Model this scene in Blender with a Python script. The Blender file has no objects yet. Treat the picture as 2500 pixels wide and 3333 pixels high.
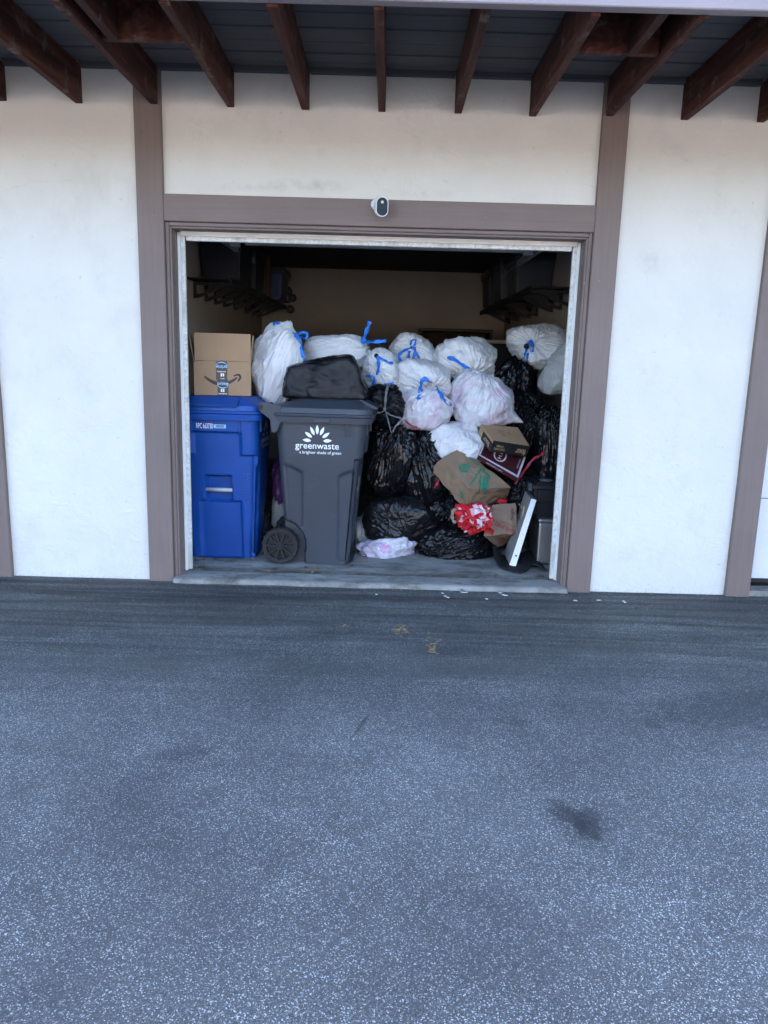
import bpy, bmesh, math, random
import numpy as np
from mathutils import Vector, Matrix
from mathutils.bvhtree import BVHTree

random.seed(7)
scene = bpy.context.scene
COL = scene.collection
PI = math.pi

# ------------------------------------------------------------------ camera
CAM = np.array([0.070, -4.509, 1.3763])
FPX = 2500.0
PITCH, YAW, ROLL = 0.1988, 0.0004, 0.0274
_cp, _sp = math.cos(PITCH), math.sin(PITCH)
_fw = np.array([math.sin(YAW) * _cp, math.cos(YAW) * _cp, -_sp])
_rt = np.array([math.cos(YAW), -math.sin(YAW), 0.0])
_up = np.cross(_rt, _fw)
_c, _s = math.cos(ROLL), math.sin(ROLL)
CR = _c * _rt + _s * _up
CU = -_s * _rt + _c * _up
CF = _fw
cam_data = bpy.data.cameras.new("camera")
cam_data.sensor_fit = 'VERTICAL'
cam_data.sensor_height = 24.0
cam_data.lens = 24.0 * FPX / 3333.0
cam_data.clip_start = 0.05
cam_data.clip_end = 2000.0
cam = bpy.data.objects.new("camera", cam_data)
COL.objects.link(cam)
cam.matrix_world = Matrix(((CR[0], CU[0], -CF[0], CAM[0]), (CR[1], CU[1], -CF[1], CAM[1]),
                           (CR[2], CU[2], -CF[2], CAM[2]), (0, 0, 0, 1)))
scene.camera = cam

# ------------------------------------------------------------------ sky, sun, exposure
SUN_EL, SUN_AZ = math.radians(42), math.radians(14)     # behind the building, a little to the right
world = bpy.data.worlds.new("World")
scene.world = world
world.use_nodes = True
wn = world.node_tree
wn.nodes.clear()
w_out = wn.nodes.new('ShaderNodeOutputWorld')
w_bg = wn.nodes.new('ShaderNodeBackground')
w_sky = wn.nodes.new('ShaderNodeTexSky')
w_sky.sky_type = 'NISHITA'
w_sky.sun_disc = False
w_sky.sun_elevation = SUN_EL
w_sky.sun_rotation = SUN_AZ
w_sky.air_density = 1.0
w_sky.dust_density = 2.5
w_sky.ozone_density = 1.0
w_hs = wn.nodes.new('ShaderNodeHueSaturation')
w_hs.inputs['Saturation'].default_value = 1.1
wn.links.new(w_sky.outputs[0], w_hs.inputs['Color'])
wn.links.new(w_hs.outputs[0], w_bg.inputs['Color'])
w_bg.inputs['Strength'].default_value = 0.15
wn.links.new(w_bg.outputs[0], w_out.inputs['Surface'])

sun_data = bpy.data.lights.new("sun", 'SUN')
sun_data.energy = 2.8
sun_data.angle = math.radians(0.53)
sun_data.color = (1.0, 0.92, 0.80)
sun = bpy.data.objects.new("sun", sun_data)
COL.objects.link(sun)
_sd = Vector((math.sin(SUN_AZ) * math.cos(SUN_EL), math.cos(SUN_AZ) * math.cos(SUN_EL), math.sin(SUN_EL)))
sun.rotation_euler = _sd.to_track_quat('Z', 'Y').to_euler()
sun.location = (0, 0, 12)

vs = scene.view_settings
vs.view_transform = 'Standard'
vs.look = 'None'
vs.gamma = 1.0
vs.use_curve_mapping = False
vs.exposure = 3.2
scene.render.engine = 'CYCLES'
scene.cycles.use_denoising = True
scene.cycles.max_bounces = 8
scene.cycles.diffuse_bounces = 5

# ------------------------------------------------------------------ helpers: placing
K = 2500.0 / 1659.0                       # survey coordinates are read off a 1659 px wide print


def ray(px, py):
    return ((px - 1250) / FPX) * CR - ((py - 1666.5) / FPX) * CU + CF


def at(px, py, Y):
    d = ray(px, py)
    return CAM + d * (Y - CAM[1]) / d[1]


def dd(x, y, Y):
    return at(x * K, y * K, Y)


def floor_at(x, y, z):
    d = ray(x * K, y * K)
    return CAM + d * (z - CAM[2]) / d[2]


def depth_of(p):
    return float(np.dot(np.asarray(p) - CAM, CF))


# ------------------------------------------------------------------ helpers: objects
def tag(o, label=None, cat=None, group=None, kind=None):
    if label: o['label'] = label
    if cat: o['category'] = cat
    if group: o['group'] = group
    if kind: o['kind'] = kind
    return o


def thing(name, label, cat, loc=(0, 0, 0), rz=0.0, group=None):
    o = bpy.data.objects.new(name, None)
    o.empty_display_size = 0.1
    o.location = loc
    o.rotation_euler = (0, 0, rz)
    COL.objects.link(o)
    return tag(o, label, cat, group)


def link(name, mesh, mat=None, parent=None, smooth=False, loc=None, kind=None):
    if mat is not None and not mesh.materials:
        for m in (mat if isinstance(mat, (list, tuple)) else (mat,)):
            mesh.materials.append(m)
    if smooth:
        mesh.polygons.foreach_set('use_smooth', np.ones(len(mesh.polygons), bool))
    o = bpy.data.objects.new(name, mesh)
    COL.objects.link(o)
    if parent is not None:
        o.parent = parent
    if loc is not None:
        o.location = loc
    if kind: o['kind'] = kind
    return o


def mesh_from(name, verts, faces):
    me = bpy.data.meshes.new(name)
    me.from_pydata([tuple(map(float, v)) for v in verts], [], [tuple(map(int, f)) for f in faces])
    me.update()
    return me


def mesh_np(name, V, Q):
    """fast quad mesh from arrays"""
    me = bpy.data.meshes.new(name)
    V = np.ascontiguousarray(V, np.float32); Q = np.ascontiguousarray(Q, np.int32)
    me.vertices.add(len(V)); me.vertices.foreach_set('co', V.ravel())
    me.loops.add(Q.size); me.loops.foreach_set('vertex_index', Q.ravel())
    me.polygons.add(len(Q))
    me.polygons.foreach_set('loop_start', np.arange(len(Q), dtype=np.int32) * Q.shape[1])
    me.update(calc_edges=True)
    me.validate()
    return me


def box_mesh(name, lo, hi, bevel=0.0, seg=1):
    bm = bmesh.new()
    add_box(bm, lo, hi)
    if bevel > 0:
        bmesh.ops.bevel(bm, geom=bm.edges[:], offset=bevel, segments=seg, affect='EDGES', profile=0.5)
    me = bpy.data.meshes.new(name)
    bm.to_mesh(me); bm.free()
    return me


def add_box(bm, lo, hi):
    lo, hi = [min(a, b) for a, b in zip(lo, hi)], [max(a, b) for a, b in zip(lo, hi)]
    vs_ = [bm.verts.new((x, y, z)) for x in (lo[0], hi[0]) for y in (lo[1], hi[1]) for z in (lo[2], hi[2])]
    for f in ((0, 1, 3, 2), (4, 6, 7, 5), (0, 4, 5, 1), (2, 3, 7, 6), (0, 2, 6, 4), (1, 5, 7, 3)):
        bm.faces.new([vs_[i] for i in f])
    return vs_


def box(name, lo, hi, mat, parent=None, bevel=0.0, seg=1):
    return link(name, box_mesh(name, lo, hi, bevel, seg), mat, parent)


def add_cyl(bm, p0, p1, r, n=16, cap=True, r2=None):
    p0, p1 = Vector(p0), Vector(p1)
    ax = (p1 - p0).normalized()
    t = ax.orthogonal().normalized(); b = ax.cross(t)
    r2 = r if r2 is None else r2
    A, B = [], []
    for i in range(n):
        a = 2 * PI * i / n
        o = t * math.cos(a) + b * math.sin(a)
        A.append(bm.verts.new(p0 + o * r)); B.append(bm.verts.new(p1 + o * r2))
    for i in range(n):
        j = (i + 1) % n
        bm.faces.new((A[i], A[j], B[j], B[i]))
    if cap:
        bm.faces.new(A[::-1]); bm.faces.new(B)


def bm_obj(name, bm, mat, parent=None, smooth=False):
    bmesh.ops.recalc_face_normals(bm, faces=bm.faces[:])
    me = bpy.data.meshes.new(name)
    bm.to_mesh(me); bm.free()
    return link(name, me, mat, parent, smooth)


# ------------------------------------------------------------------ helpers: noise (vectorised gradient noise)
_rng = np.random.default_rng(11)
_G = _rng.normal(size=(256, 3)); _G /= np.linalg.norm(_G, axis=1)[:, None]
_PERM = _rng.permutation(256)


def noise(P, seed=0):
    P = np.asarray(P, float) + seed * 17.31
    i = np.floor(P).astype(np.int64); f = P - i
    u = f * f * f * (f * (f * 6 - 15) + 10)
    out = np.zeros(len(P))
    for dx in (0, 1):
        for dy in (0, 1):
            for dz in (0, 1):
                h = _PERM[(i[:, 0] + dx) & 255]
                h = _PERM[(h + i[:, 1] + dy) & 255]
                h = _PERM[(h + i[:, 2] + dz) & 255]
                g = _G[h]
                dot = g[:, 0] * (f[:, 0] - dx) + g[:, 1] * (f[:, 1] - dy) + g[:, 2] * (f[:, 2] - dz)
                w = (u[:, 0] if dx else 1 - u[:, 0]) * (u[:, 1] if dy else 1 - u[:, 1]) * (u[:, 2] if dz else 1 - u[:, 2])
                out += w * dot
    return out * 1.6


def ridge(P, seed=0):
    return 1 - np.abs(noise(P, seed)) * 2.2


def sstep(a, b, x):
    t = np.clip((x - a) / (b - a), 0, 1)
    return t * t * (3 - 2 * t)


# ------------------------------------------------------------------ materials
class M:
    def __init__(self, name):
        self.m = bpy.data.materials.new(name)
        self.m.use_nodes = True
        self.nt = self.m.node_tree
        self.b = self.nt.nodes['Principled BSDF']
        self.out = self.nt.nodes['Material Output']
        self._co = None

    def n(self, t, **kw):
        nd = self.nt.nodes.new('ShaderNode' + t)
        for k, v in kw.items():
            if k in nd.bl_rna.properties.keys(): setattr(nd, k, v)
            else: nd.inputs[k].default_value = v
        return nd

    def l(self, a, b): self.nt.links.new(a, b)

    def co(self, scale=(1, 1, 1), rot=(0, 0, 0), loc=(0, 0, 0), src='Object'):
        if self._co is None: self._co = self.n('TexCoord')
        mp = self.n('Mapping')
        mp.inputs['Scale'].default_value = scale
        mp.inputs['Rotation'].default_value = rot
        mp.inputs['Location'].default_value = loc
        self.l(self._co.outputs[src], mp.inputs['Vector'])
        return mp.outputs[0]

    def noise(self, scale, vec=None, detail=4, rough=0.55, dist=0.0, ntype='FBM'):
        nd = self.n('TexNoise', noise_type=ntype)
        nd.inputs['Scale'].default_value = scale
        nd.inputs['Detail'].default_value = detail
        nd.inputs['Roughness'].default_value = rough
        nd.inputs['Distortion'].default_value = dist
        self.l(vec if vec is not None else self.co(), nd.inputs['Vector'])
        return nd.outputs[0]

    def ramp(self, fac, stops, interp='LINEAR'):
        r = self.n('ValToRGB')
        cr = r.color_ramp; cr.interpolation = interp
        while len(cr.elements) < len(stops): cr.elements.new(0.5)
        for e, (p, c) in zip(cr.elements, stops):
            e.position = p
            e.color = (c, c, c, 1) if isinstance(c, (int, float)) else (c[0], c[1], c[2], 1)
        self.l(fac, r.inputs[0])
        return r.outputs[0]

    def mix(self, fac, a, b, mode='MIX'):
        mx = self.n('Mix', data_type='RGBA', blend_type=mode)
        for s, v in ((0, fac), (6, a), (7, b)):
            if hasattr(v, 'is_linked') or isinstance(v, bpy.types.NodeSocket): self.l(v, mx.inputs[s])
            elif s == 0: mx.inputs[0].default_value = v
            else: mx.inputs[s].default_value = (v[0], v[1], v[2], 1)
        return mx.outputs[2]

    def math(self, op, a, b=0.0, clamp=False):
        nd = self.n('Math', operation=op, use_clamp=clamp)
        for i, v in enumerate((a, b)):
            if isinstance(v, bpy.types.NodeSocket): self.l(v, nd.inputs[i])
            else: nd.inputs[i].default_value = v
        return nd.outputs[0]

    def sep(self, vec):
        s = self.n('SeparateXYZ'); self.l(vec, s.inputs[0]); return s.outputs

    def bump(self, h, strength=0.3, dist=0.01, prev=None):
        bp = self.n('Bump')
        bp.inputs['Strength'].default_value = strength
        bp.inputs['Distance'].default_value = dist
        self.l(h, bp.inputs['Height'])
        if prev is not None: self.l(prev, bp.inputs['Normal'])
        return bp.outputs[0]

    def set(self, color=None, rough=None, normal=None, spec=None, metal=None):
        b = self.b
        for key, v in (('Base Color', color), ('Roughness', rough), ('Normal', normal), ('Specular IOR Level', spec), ('Metallic', metal)):
            if v is None: continue
            if isinstance(v, bpy.types.NodeSocket): self.l(v, b.inputs[key])
            elif key == 'Base Color': b.inputs[key].default_value = (v[0], v[1], v[2], 1)
            else: b.inputs[key].default_value = v
        return self.m


def simple(name, col, rough=0.6, var=0.12, scale=8, bump=0.0, bscale=60, spec=0.4, metal=0.0):
    m = M(name)
    f = m.noise(scale, detail=5)
    lo = tuple(c * (1 - var) for c in col); hi = tuple(min(1, c * (1 + var)) for c in col)
    c = m.ramp(f, [(0.3, lo), (0.7, hi)])
    nrm = m.bump(m.noise(bscale, detail=4), bump, 0.004) if bump else None
    return m.set(c, rough, nrm, spec, metal)


def mat_asphalt():
    m = M('asphalt')
    co = m.co()
    v1 = m.n('TexVoronoi'); v1.inputs['Scale'].default_value = 340; m.l(co, v1.inputs['Vector'])
    s1 = m.sep(v1.outputs['Color'])
    v2 = m.n('TexVoronoi'); v2.inputs['Scale'].default_value = 520; m.l(co, v2.inputs['Vector'])
    s2 = m.sep(v2.outputs['Color'])
    c1 = m.ramp(s1[0], [(0.0, (.050, .051, .054)), (0.45, (.085, .087, .090)), (0.78, (.125, .127, .13)), (0.89, (.24, .24, .235)), (0.965, (.80, .79, .78))])
    c2 = m.ramp(s2[1], [(0.0, (.045, .046, .048)), (0.6, (.095, .095, .097)), (0.90, (.20, .20, .20)), (1.0, (.60, .59, .58))])
    col = m.mix(0.42, c1, c2)
    v3 = m.n('TexVoronoi'); v3.inputs['Scale'].default_value = 120; m.l(co, v3.inputs['Vector'])
    s3 = m.sep(v3.outputs['Color'])
    big_st = m.math('MULTIPLY', m.ramp(s3[0], [(0.955, 0.0), (0.97, .8)]), m.ramp(v3.outputs['Distance'], [(0.30, 1.0), (0.42, 0.0)]))
    col = m.mix(big_st, col, m.ramp(s3[1], [(0.0, (.10, .10, .10)), (1.0, (.42, .42, .41))]))
    wornm = m.ramp(m.noise(2.3, m.co(loc=(9, 3, 0)), detail=6, rough=.65), [(0.38, 0.30), (0.62, 0.0)])
    col = m.mix(wornm, col, (.090, .090, .090))
    big = m.noise(0.9, detail=6, rough=0.6)
    col = m.mix(1.0, col, m.ramp(big, [(0.28, (.68, .665, .645)), (0.72, (1.28, 1.255, 1.22))]), 'MULTIPLY')
    mid = m.noise(6.0, detail=5, rough=0.65)
    col = m.mix(1.0, col, m.ramp(mid, [(0.3, (.84, .84, .84)), (0.7, (1.12, 1.12, 1.12))]), 'MULTIPLY')
    # streaked sealer strip along the building, with some eave shade painted in
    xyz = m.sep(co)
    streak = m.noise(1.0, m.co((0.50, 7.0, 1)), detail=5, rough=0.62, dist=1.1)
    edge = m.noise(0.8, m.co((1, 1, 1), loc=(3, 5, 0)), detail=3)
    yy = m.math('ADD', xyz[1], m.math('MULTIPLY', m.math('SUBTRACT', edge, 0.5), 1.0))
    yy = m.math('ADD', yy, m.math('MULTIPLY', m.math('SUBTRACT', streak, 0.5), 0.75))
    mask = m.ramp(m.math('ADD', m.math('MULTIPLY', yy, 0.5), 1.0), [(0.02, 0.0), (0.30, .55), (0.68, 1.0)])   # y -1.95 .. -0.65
    sealer_shade = m.mix(1.0, col, m.ramp(streak, [(0.36, (.24, .24, .245)), (0.62, (.86, .84, .80))]), 'MULTIPLY')
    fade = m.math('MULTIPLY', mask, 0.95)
    col = m.mix(fade, col, sealer_shade)
    # brown-green silt patches
    silt = m.ramp(m.noise(1.1, m.co((0.7, 2.2, 1), loc=(1.7, 0.4, 0)), detail=5), [(0.52, 0.0), (0.68, 0.55)])
    silt = m.math('MULTIPLY', silt, m.ramp(m.math('ADD', m.math('MULTIPLY', xyz[1], 0.5), 1.0), [(0.05, 0.0), (0.4, 1.0), (0.75, 1.0), (0.9, 0.0)]))
    col = m.mix(silt, col, (.075, .071, .058))
    # oil spots
    wob = m.noise(14, detail=6, rough=.65)
    for (cx, cy, ax, ay, rot, w) in ((.665, -2.350, .050, .105, 0.5, .60), (.715, -2.42, .050, .080, 0.1, .60), (.70, -2.39, .12, .14, 0, .22), (.735, -2.365, .040, .065, -.45, .45), (.005, -1.80, .012, .10, -0.28, .55),
                                     (1.62, -1.55, .5, .2, .2, .45), (.62, -1.75, .06, .03, 0, .3), (1.15, -1.72, .05, .07, .1, .35), (-.62, -2.05, .13, .07, .3, .3)):
        p = m.n('Mapping', vector_type='TEXTURE')
        p.inputs['Location'].default_value = (cx, cy, 0); p.inputs['Rotation'].default_value = (0, 0, rot); p.inputs['Scale'].default_value = (ax, ay, 1)
        m.l(co, p.inputs['Vector'])
        ln = m.n('VectorMath', operation='LENGTH'); m.l(p.outputs[0], ln.inputs[0])
        dist = m.math('ADD', ln.outputs['Value'], m.math('MULTIPLY', m.math('SUBTRACT', wob, 0.5), 1.7))
        col = m.mix(m.ramp(dist, [(0.6, w), (1.25, 0.0)]), col, (.020, .0205, .023))
    h = m.mix(0.5, v1.outputs['Distance'], v2.outputs['Distance'])
    nrm = m.bump(h, 0.55, 0.004)
    nrm = m.bump(m.noise(2.0, detail=4), 0.25, 0.02, nrm)
    return m.set(col, m.ramp(mid, [(0.3, .78), (0.7, .92)]), nrm, 0.35)


YW = .03                                  # stucco face; timber faces stand at 0


def mat_stucco(name='stucco', base=(.655, .628, .575)):
    m = M(name)
    big = m.noise(1.3, detail=6, rough=0.6)
    col = m.ramp(big, [(0.3, tuple(c * .93 for c in base)), (0.7, tuple(min(c * 1.04, .80) for c in base))])
    st = m.ramp(m.noise(2.6, m.co((1.0, 1, 0.8), loc=(2.2, 0, 3.1)), detail=8, rough=0.72), [(0.54, 0.0), (0.75, 0.42)])
    col = m.mix(st, col, (.50, .47, .42))
    for (cx, cz, ax, az, w) in ((-.42, 2.295, .30, .05, .55), (.22, 2.275, .22, .035, .35), (-.75, 2.28, .25, .03, .25), (1.55, 1.95, .12, .10, .3), (1.6, 2.55, .10, .06, .3)):
        p = m.n('Mapping', vector_type='TEXTURE')
        p.inputs['Location'].default_value = (cx, YW, cz); p.inputs['Scale'].default_value = (ax, 1, az)
        m.l(m.co(), p.inputs['Vector'])
        ln = m.n('VectorMath', operation='LENGTH'); m.l(p.outputs[0], ln.inputs[0])
        f_ = m.math('MULTIPLY', m.ramp(ln.outputs['Value'], [(0.2, w), (1.0, 0.0)]), m.ramp(m.noise(11, detail=8, rough=.75), [(0.42, 0.0), (0.66, 1.0)]))
        col = m.mix(f_, col, (.36, .34, .31))
    spk = m.ramp(m.noise(28, detail=3, rough=0.5), [(0.70, 0.0), (0.74, 0.5)])
    col = m.mix(spk, col, (.45, .43, .40))
    # splash dirt just above the paving
    z = m.sep(m.co())[2]
    dirt = m.math('MULTIPLY', m.ramp(z, [(0.0, 1.0), (0.05, 0.15), (.12, 0.0)]), m.ramp(m.noise(60, detail=6, rough=.7), [(0.48, 0.0), (0.66, .5)]))
    col = m.mix(dirt, col, (.30, .29, .27))
    cr = m.n('TexVoronoi', feature='DISTANCE_TO_EDGE'); cr.inputs['Scale'].default_value = 0.9
    vm = m.n('VectorMath', operation='ADD')
    nz = m.n('TexNoise'); nz.inputs['Scale'].default_value = 3.5; nz.inputs['Detail'].default_value = 6
    m.l(m.co(), nz.inputs['Vector'])
    sc = m.n('VectorMath', operation='SCALE'); sc.inputs['Scale'].default_value = 0.35
    m.l(nz.outputs['Color'], sc.inputs[0]); m.l(sc.outputs[0], vm.inputs[0]); m.l(m.co(), vm.inputs[1])
    m.l(vm.outputs[0], cr.inputs['Vector'])
    crack = m.math('MULTIPLY', m.ramp(cr.outputs['Distance'], [(0.0, 1.0), (0.0035, 0.0)]), m.ramp(m.noise(1.6, m.co(loc=(7, 1, 2))), [(0.54, 0.0), (0.64, .30)]))
    col = m.mix(crack, col, (.42, .40, .37))
    h = m.noise(9, detail=7, rough=0.62, dist=0.4)
    nrm = m.bump(h, 0.6, 0.014)
    tro = m.noise(1.0, m.co((3.2, 1, 7), rot=(0, .5, 0)), detail=5, rough=.6, dist=1.2)
    nrm = m.bump(m.ramp(tro, [(0.45, 0.0), (0.55, 1.0)]), 0.20, 0.006, nrm)
    nrm = m.bump(m.noise(90, detail=4), 0.25, 0.003, nrm)
    return m.set(col, 0.88, nrm, 0.25)


def mat_timber(name, base, axis='z', rough=0.62, var=0.06, bump=0.30):
    m = M(name)
    sc = {'z': (70, 70, 2.2), 'x': (2.2, 70, 70), 'y': (70, 2.2, 70)}[axis]
    g = m.noise(1.0, m.co(sc), detail=6, rough=0.6, dist=0.6)
    big = m.noise(1.8, detail=5)
    col = m.ramp(g, [(0.3, tuple(c * (1 - var) for c in base)), (0.7, tuple(c * (1 + var) for c in base))])
    col = m.mix(1.0, col, m.ramp(big, [(0.3, .9), (0.7, 1.08)]), 'MULTIPLY')
    fl = m.ramp(m.noise(55, detail=3), [(0.735, 0.0), (0.75, .7)])
    col = m.mix(fl, col, (.45, .44, .42))
    dk = m.ramp(m.noise(38, m.co(loc=(2, 4, 6)), detail=2), [(0.76, 0.0), (0.775, .8)])
    col = m.mix(dk, col, tuple(c * .35 for c in base))
    ck = m.noise(1.0, m.co(tuple(s * 0.8 for s in sc), loc=(.3, .2, .7)), detail=3, ntype='RIDGED_MULTIFRACTAL')
    nrm = m.bump(g, bump, 0.004)
    nrm = m.bump(m.ramp(ck, [(0.0, 1.0), (0.75, 0.9), (1.0, 0.0)]), 0.45, 0.006, nrm)
    return m.set(col, rough, nrm, 0.35)


def mat_old_timber():
    m = M('redwood_joist')
    g = m.noise(1.0, m.co((13, .9, 13)), detail=8, rough=0.66, dist=1.0)
    col = m.ramp(g, [(0.30, (.018, .008, .007)), (0.52, (.078, .024, .016)), (0.72, (.17, .066, .042))])
    wear = m.ramp(m.noise(7, detail=7, rough=0.7), [(0.57, 0.0), (0.68, .8)])
    col = m.mix(wear, col, (.19, .145, .11))
    mold = m.ramp(m.noise(3.3, m.co(loc=(5, 1, 2)), detail=8, rough=0.75), [(0.62, 0.0), (0.72, .6)])
    col = m.mix(mold, col, (.10, .105, .07))
    kn = m.ramp(m.noise(4.5, m.co((1.6, 1, 1.6), loc=(3, 3, 1)), detail=2), [(0.68, 0.0), (0.74, .8)])
    col = m.mix(kn, col, (.016, .008, .007))
    return m.set(col, 0.8, m.bump(g, 0.9, 0.008), 0.25)


def mat_concrete():
    m = M('concrete')
    a = m.noise(3.2, m.co((0.9, 1.7, 1)), detail=9, rough=0.72)
    col = m.ramp(a, [(0.25, (.13, .124, .112)), (0.5, (.26, .25, .23)), (0.75, (.38, .37, .345))])
    st = m.ramp(m.noise(4.5, m.co((0.9, 1.8, 1), loc=(4, 2, 0)), detail=9, rough=0.74), [(0.47, 0.0), (0.64, .85)])
    col = m.mix(st, col, (.085, .072, .057))
    y = m.sep(m.co())[1]
    jt = m.math('MULTIPLY', m.ramp(m.math('MULTIPLY', y, 2.0), [(0.25, 0.0), (0.31, 1.0), (0.345, 1.0), (0.46, 0.0)]), m.ramp(m.noise(9, m.co((.6, 1, 1)), detail=7, rough=.7), [(0.36, .15), (0.56, .95)]))
    col = m.mix(jt, col, (.060, .046, .034))
    return m.set(col, 0.85, m.bump(m.noise(70, detail=6), 0.35, 0.003), 0.3)


def mat_flaking_white(name='flaking_white_frame', z_amount=1.0):
    m = M(name)
    a = m.ramp(m.noise(55, detail=6, rough=0.7), [(0.34, 0.0), (0.50, 1.0)])
    b = m.ramp(m.noise(7, m.co((1, 1, .5)), detail=5), [(0.34, 0.0), (0.52, 1.0)])
    f = m.math('MULTIPLY', a, b)
    col = m.mix(f, (.46, .445, .405), (.70, .69, .66))
    gr = m.ramp(m.noise(60, m.co((1, 1, .4)), detail=5, rough=.65), [(0.52, 0.0), (0.70, .45)])
    col = m.mix(gr, col, (.20, .195, .175))
    return m.set(col, 0.7, m.bump(a, 0.4, 0.003), 0.35)


def mat_black_bag(name='black_bin_liner', base=(.005, .005, .006), dimple=False, rough=.15):
    m = M(name)
    lf = m.noise(5.0, detail=2)
    col = m.ramp(lf, [(0.3, base), (0.7, tuple(c * 1.5 for c in base))])
    r1 = m.noise(1.0, m.co((7, 60, 60), rot=(.5, .3, .9)), detail=3, rough=.5, dist=.5)
    r2 = m.noise(1.0, m.co((60, 8, 50), rot=(.2, .9, .4)), detail=3, rough=.5, dist=.5)
    h = m.mix(m.ramp(m.noise(5.0, m.co(loc=(3, 3, 3)), detail=1), [(0.44, 0.0), (0.56, 1.0)]), r1, r2)
    amt = m.ramp(m.noise(7.0, m.co(loc=(8, 1, 5)), detail=2), [(0.36, 0.05), (0.62, 1.0)])
    h = m.math('MULTIPLY', m.ramp(h, [(0.30, 0.0), (0.48, 1.0), (0.52, 1.0), (0.72, 0.0)]), amt)
    pa = m.n('Attribute', attribute_name='pleat').outputs['Vector']
    p1 = m.ramp(m.noise(9.0, pa, detail=3, rough=.55, dist=.15), [(0.30, 0.0), (0.50, 1.0), (0.70, 0.0)])
    nrm = m.bump(m.math('MULTIPLY', p1, amt), 0.36, 0.007)
    nrm = m.bump(h, 0.20, 0.005, nrm)
    if dimple:
        ch = m.n('TexVoronoi'); ch.inputs['Scale'].default_value = 84; ch.inputs['Randomness'].default_value = 0.12
        m.l(m.co((1.0, .6, 1.0), rot=(0, .78, 0)), ch.inputs['Vector'])
        nrm = m.bump(ch.outputs['Distance'], 0.8, 0.0045, nrm)
    return m.set(col, rough, nrm, 0.28 if dimple else 0.33)


def mat_white_bag(name, base=(.76, .775, .79), tint=None, amount=0.0, rough=.42, trans=.22):
    m = M(name)
    lf = m.noise(7.0, detail=4)
    col = m.ramp(lf, [(0.3, tuple(c * .93 for c in base)), (0.7, base)])
    if tint:
        f = m.ramp(m.noise(9.0, m.co(loc=(1, 7, 2)), detail=2, dist=.6), [(0.50, 0.0), (0.60, amount)])
        col = m.mix(f, col, tint)
        f2 = m.ramp(m.noise(13.0, m.co(loc=(4, 2, 9)), detail=2, dist=.4), [(0.60, 0.0), (0.66, amount * .6)])
        col = m.mix(f2, col, (.50, .53, .62))
    r1 = m.noise(1.0, m.co((7, 50, 50), rot=(.4, .2, 1.1)), detail=4, rough=.55, dist=.7)
    r2 = m.noise(1.0, m.co((55, 9, 45), rot=(.9, .1, .5)), detail=4, rough=.55, dist=.7)
    h = m.mix(m.ramp(m.noise(5.0, m.co(loc=(3, 3, 3)), detail=1), [(0.42, 0.0), (0.58, 1.0)]), r1, r2)
    pa = m.n('Attribute', attribute_name='pleat').outputs['Vector']
    p1 = m.noise(11.0, pa, detail=4, rough=.6, dist=.2)
    nrm = m.bump(p1, 0.55, 0.014)
    nrm = m.bump(h, 0.16, 0.006, nrm)
    nrm = m.bump(m.noise(90, detail=3, rough=.5), 0.15, 0.003, nrm)
    m.set(col, rough, nrm, 0.45)
    tr = m.n('BsdfTranslucent'); m.l(col, tr.inputs['Color']); m.l(nrm, tr.inputs['Normal'])
    mx = m.n('MixShader'); mx.inputs[0].default_value = trans
    m.l(m.b.outputs[0], mx.inputs[1]); m.l(tr.outputs[0], mx.inputs[2]); m.l(mx.outputs[0], m.out.inputs['Surface'])
    return m.m


def mat_cart(name, base, scuff):
    m = M(name)
    lf = m.noise(2.2, detail=5)
    col = m.ramp(lf, [(0.3, tuple(c * .86 for c in base)), (0.7, tuple(c * 1.1 for c in base))])
    sc = m.ramp(m.noise(1.0, m.co((5, 5, 16), rot=(.2, .35, 0)), detail=8, rough=.75, dist=.5), [(0.60, 0.0), (0.72, .35)])
    col = m.mix(sc, col, scuff)
    ln = m.ramp(m.noise(1.0, m.co((6, 6, 120), rot=(.1, .5, 0)), detail=3), [(0.70, 0.0), (0.73, .3)])
    col = m.mix(ln, col, scuff)
    nrm = m.bump(m.noise(220, detail=3), 0.18, 0.002)
    return m.set(col, m.ramp(m.noise(6, detail=4), [(0.3, .40), (0.7, .56)]), nrm, 0.42)


def mat_cart_grip(name, base):
    m = M(name)
    ch = m.n('TexVoronoi'); ch.inputs['Scale'].default_value = 84; ch.inputs['Randomness'].default_value = 0.0
    m.l(m.co((1, 1, 1), rot=(0.0, .785, 0)), ch.inputs['Vector'])
    col = m.ramp(m.noise(3, detail=5), [(0.3, tuple(c * .85 for c in base)), (0.7, tuple(c * 1.12 for c in base))])
    return m.set(col, 0.5, m.bump(ch.outputs['Distance'], 0.6, 0.006), 0.42)


def mat_cardboard(name, base=(.375, .245, .145), axis='z'):
    m = M(name)
    sc = {'z': (240, 240, 4), 'x': (4, 240, 240)}[axis]
    fl = m.noise(1.0, m.co(sc), detail=2)
    fib = m.noise(120, detail=4)
    big = m.noise(4, detail=5)
    col = m.ramp(big, [(0.3, tuple(c * .92 for c in base)), (0.7, tuple(c * 1.06 for c in base))])
    col = m.mix(m.ramp(fl, [(0.45, 0.0), (0.7, .25)]), col, tuple(c * .8 for c in base))
    col = m.mix(m.ramp(fib, [(0.60, 0.0), (0.75, .25)]), col, tuple(c * .7 for c in base))
    return m.set(col, 0.85, m.bump(fl, 0.08, 0.002), 0.2)


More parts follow.
